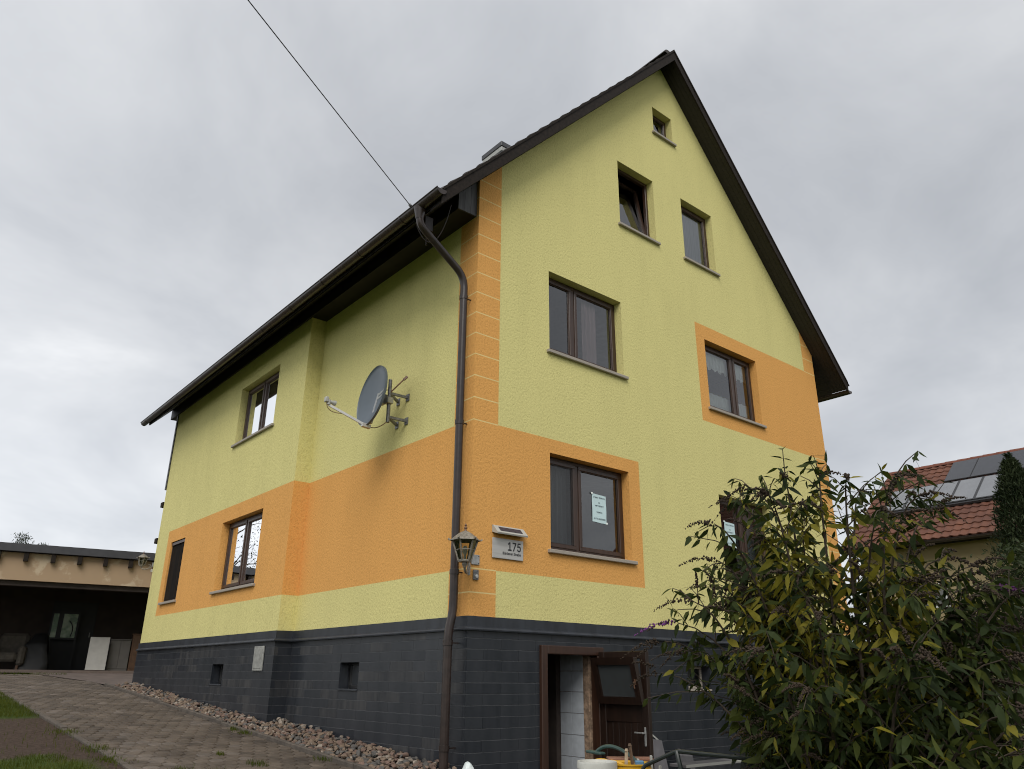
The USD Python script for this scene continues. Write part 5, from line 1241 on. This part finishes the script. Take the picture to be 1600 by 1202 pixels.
m = MB(); m.tube(round_path([low(pA) + [-.1, .05, 0], pA, pB, pC, low(pC) + [.1, -.05, 0]], .03), .012, 8); m.tube([pB, pB * .3 + pD * .7, low(pD)], .014, 8); obj('frame', m, 'dark_metal', ch2, smooth=40)
qv = np.array([pB - [0, 0, .02], pC - [0, 0, .02], low(pC, .5), low(pD, .5)]); obj('back_fabric', (qv, np.array([[0, 1, 2, 3]])), 'fly_screen', ch2)
sv = MB(); sc_ = low(pD, .42) * .5 + low(pC, .42) * .5; sv.obox(sc_, np.array([unit(pC - pB), unit(np.cross([0, 0, 1], pC - pB)), [0, 0, 1.0]]), (.24, .2, .012), .008); obj('seat', sv, 'chair_mesh', ch2)
# boards by the wall
t = thing('grey_board', 'grey board leaning on the plinth right of the open door', 'board'); h = trimesh.convex.convex_hull(np.array([(x, y, z) for x, z1_, in ((2.68, .97), (2.99, .93)) for y, z in ((-.42, .1), (-.40, .1), (-.20, z1_), (-.18, z1_))])); obj('panel', MB().add(h.vertices, h.faces), 'board_grey', t)
t = thing('white_lath', 'thin white lath standing behind the grey board', 'lath'); m = MB(); m.bar((2.76, -.16, 1.05), (2.96, -.16, .93), .02); m.bar((2.96, -.16, .93), (3.06, -.16, .1), .02); obj('lath', m, 'white_plastic', t)
t = thing('grey_offcut', 'pointed grey offcut leaning on the wall beside the grey board', 'board'); h = trimesh.convex.convex_hull(np.array([(3.30, -.2, .82), (3.56, -.2, .76), (3.1, -.4, .1), (3.5, -.4, .1), (3.30, -.22, .82), (3.56, -.22, .76)])); obj('panel', MB().add(h.vertices, h.faces), 'board_grey', t)
bt2 = thing('wall_table', 'low table with a pale edge against the plinth by the bush', 'table'); obj('top', MB().box((2.75, -.75, .665), (4.3, -.5, .70), .004), 'board_grey', bt2); obj('edge', MB().box((2.75, -.765, .67), (4.3, -.751, .70)), 'white_plastic', bt2)
for x in (2.85, 4.2): obj('leg', MB().box((x, -.7, 0.05), (x + .05, -.55, .664)), 'dark_metal', bt2)
# crumpled bag at the corner
t = thing('plastic_bag', 'crumpled pale plastic bag at the foot of the front corner', 'bag', (-.07, -.16, .60)); s_ = trimesh.creation.icosphere(3, .12); s_.vertices *= [1, .8, 1.3]; nz_ = meshkit.fbm(s_.vertices * 14, 3, 4); s_.vertices *= (0.75 + .5 * nz_)[:, None]; s_.vertices[:, 2] = np.where(s_.vertices[:, 2] > .05, s_.vertices[:, 2] * 1.35, s_.vertices[:, 2]); obj('sack', s_, 'bag_white', t)
obj('tie', MB().tube([(-.03, 0, .15), (.03, 0, .16)], .014, 6), 'bag_white', t)
# inside the passage
t = thing('passage_table', 'table with a red checked cloth deep inside the cellar passage', 'table', (1.42, 1.35, 0)); obj('tabletop', MB().box((-.35, -.25, .68), (.4, .3, .72)), 'table_wood', t); obj('cloth_front', MB().box((-.36, -.262, .52), (.41, -.252, .721)), 'red_check', t); obj('cloth_top', MB().box((-.36, -.252, .722), (.41, .31, .728)), 'red_check', t)
for x in (-.3, .34): obj('leg', MB().box((x, -.2, 0), (x + .04, -.16, .679)), 'table_wood', t)
for k, x in enumerate((-.18, -.08, .03)):
    t = thing('bottle', ['dim bottle at the left on the red checked table', 'dim bottle in the middle on the red checked table', 'dim bottle at the right on the red checked table'][k], 'bottle', (1.42 + x, 1.2, .729), 0, 'bottles on the passage table'); obj('glass', MB().lathe([(.001, 0), (.035, 0), (.035, .15), (.014, .2), (.014, .26), (.001, .26)], 12), 'bottle_glass', t, smooth=40)
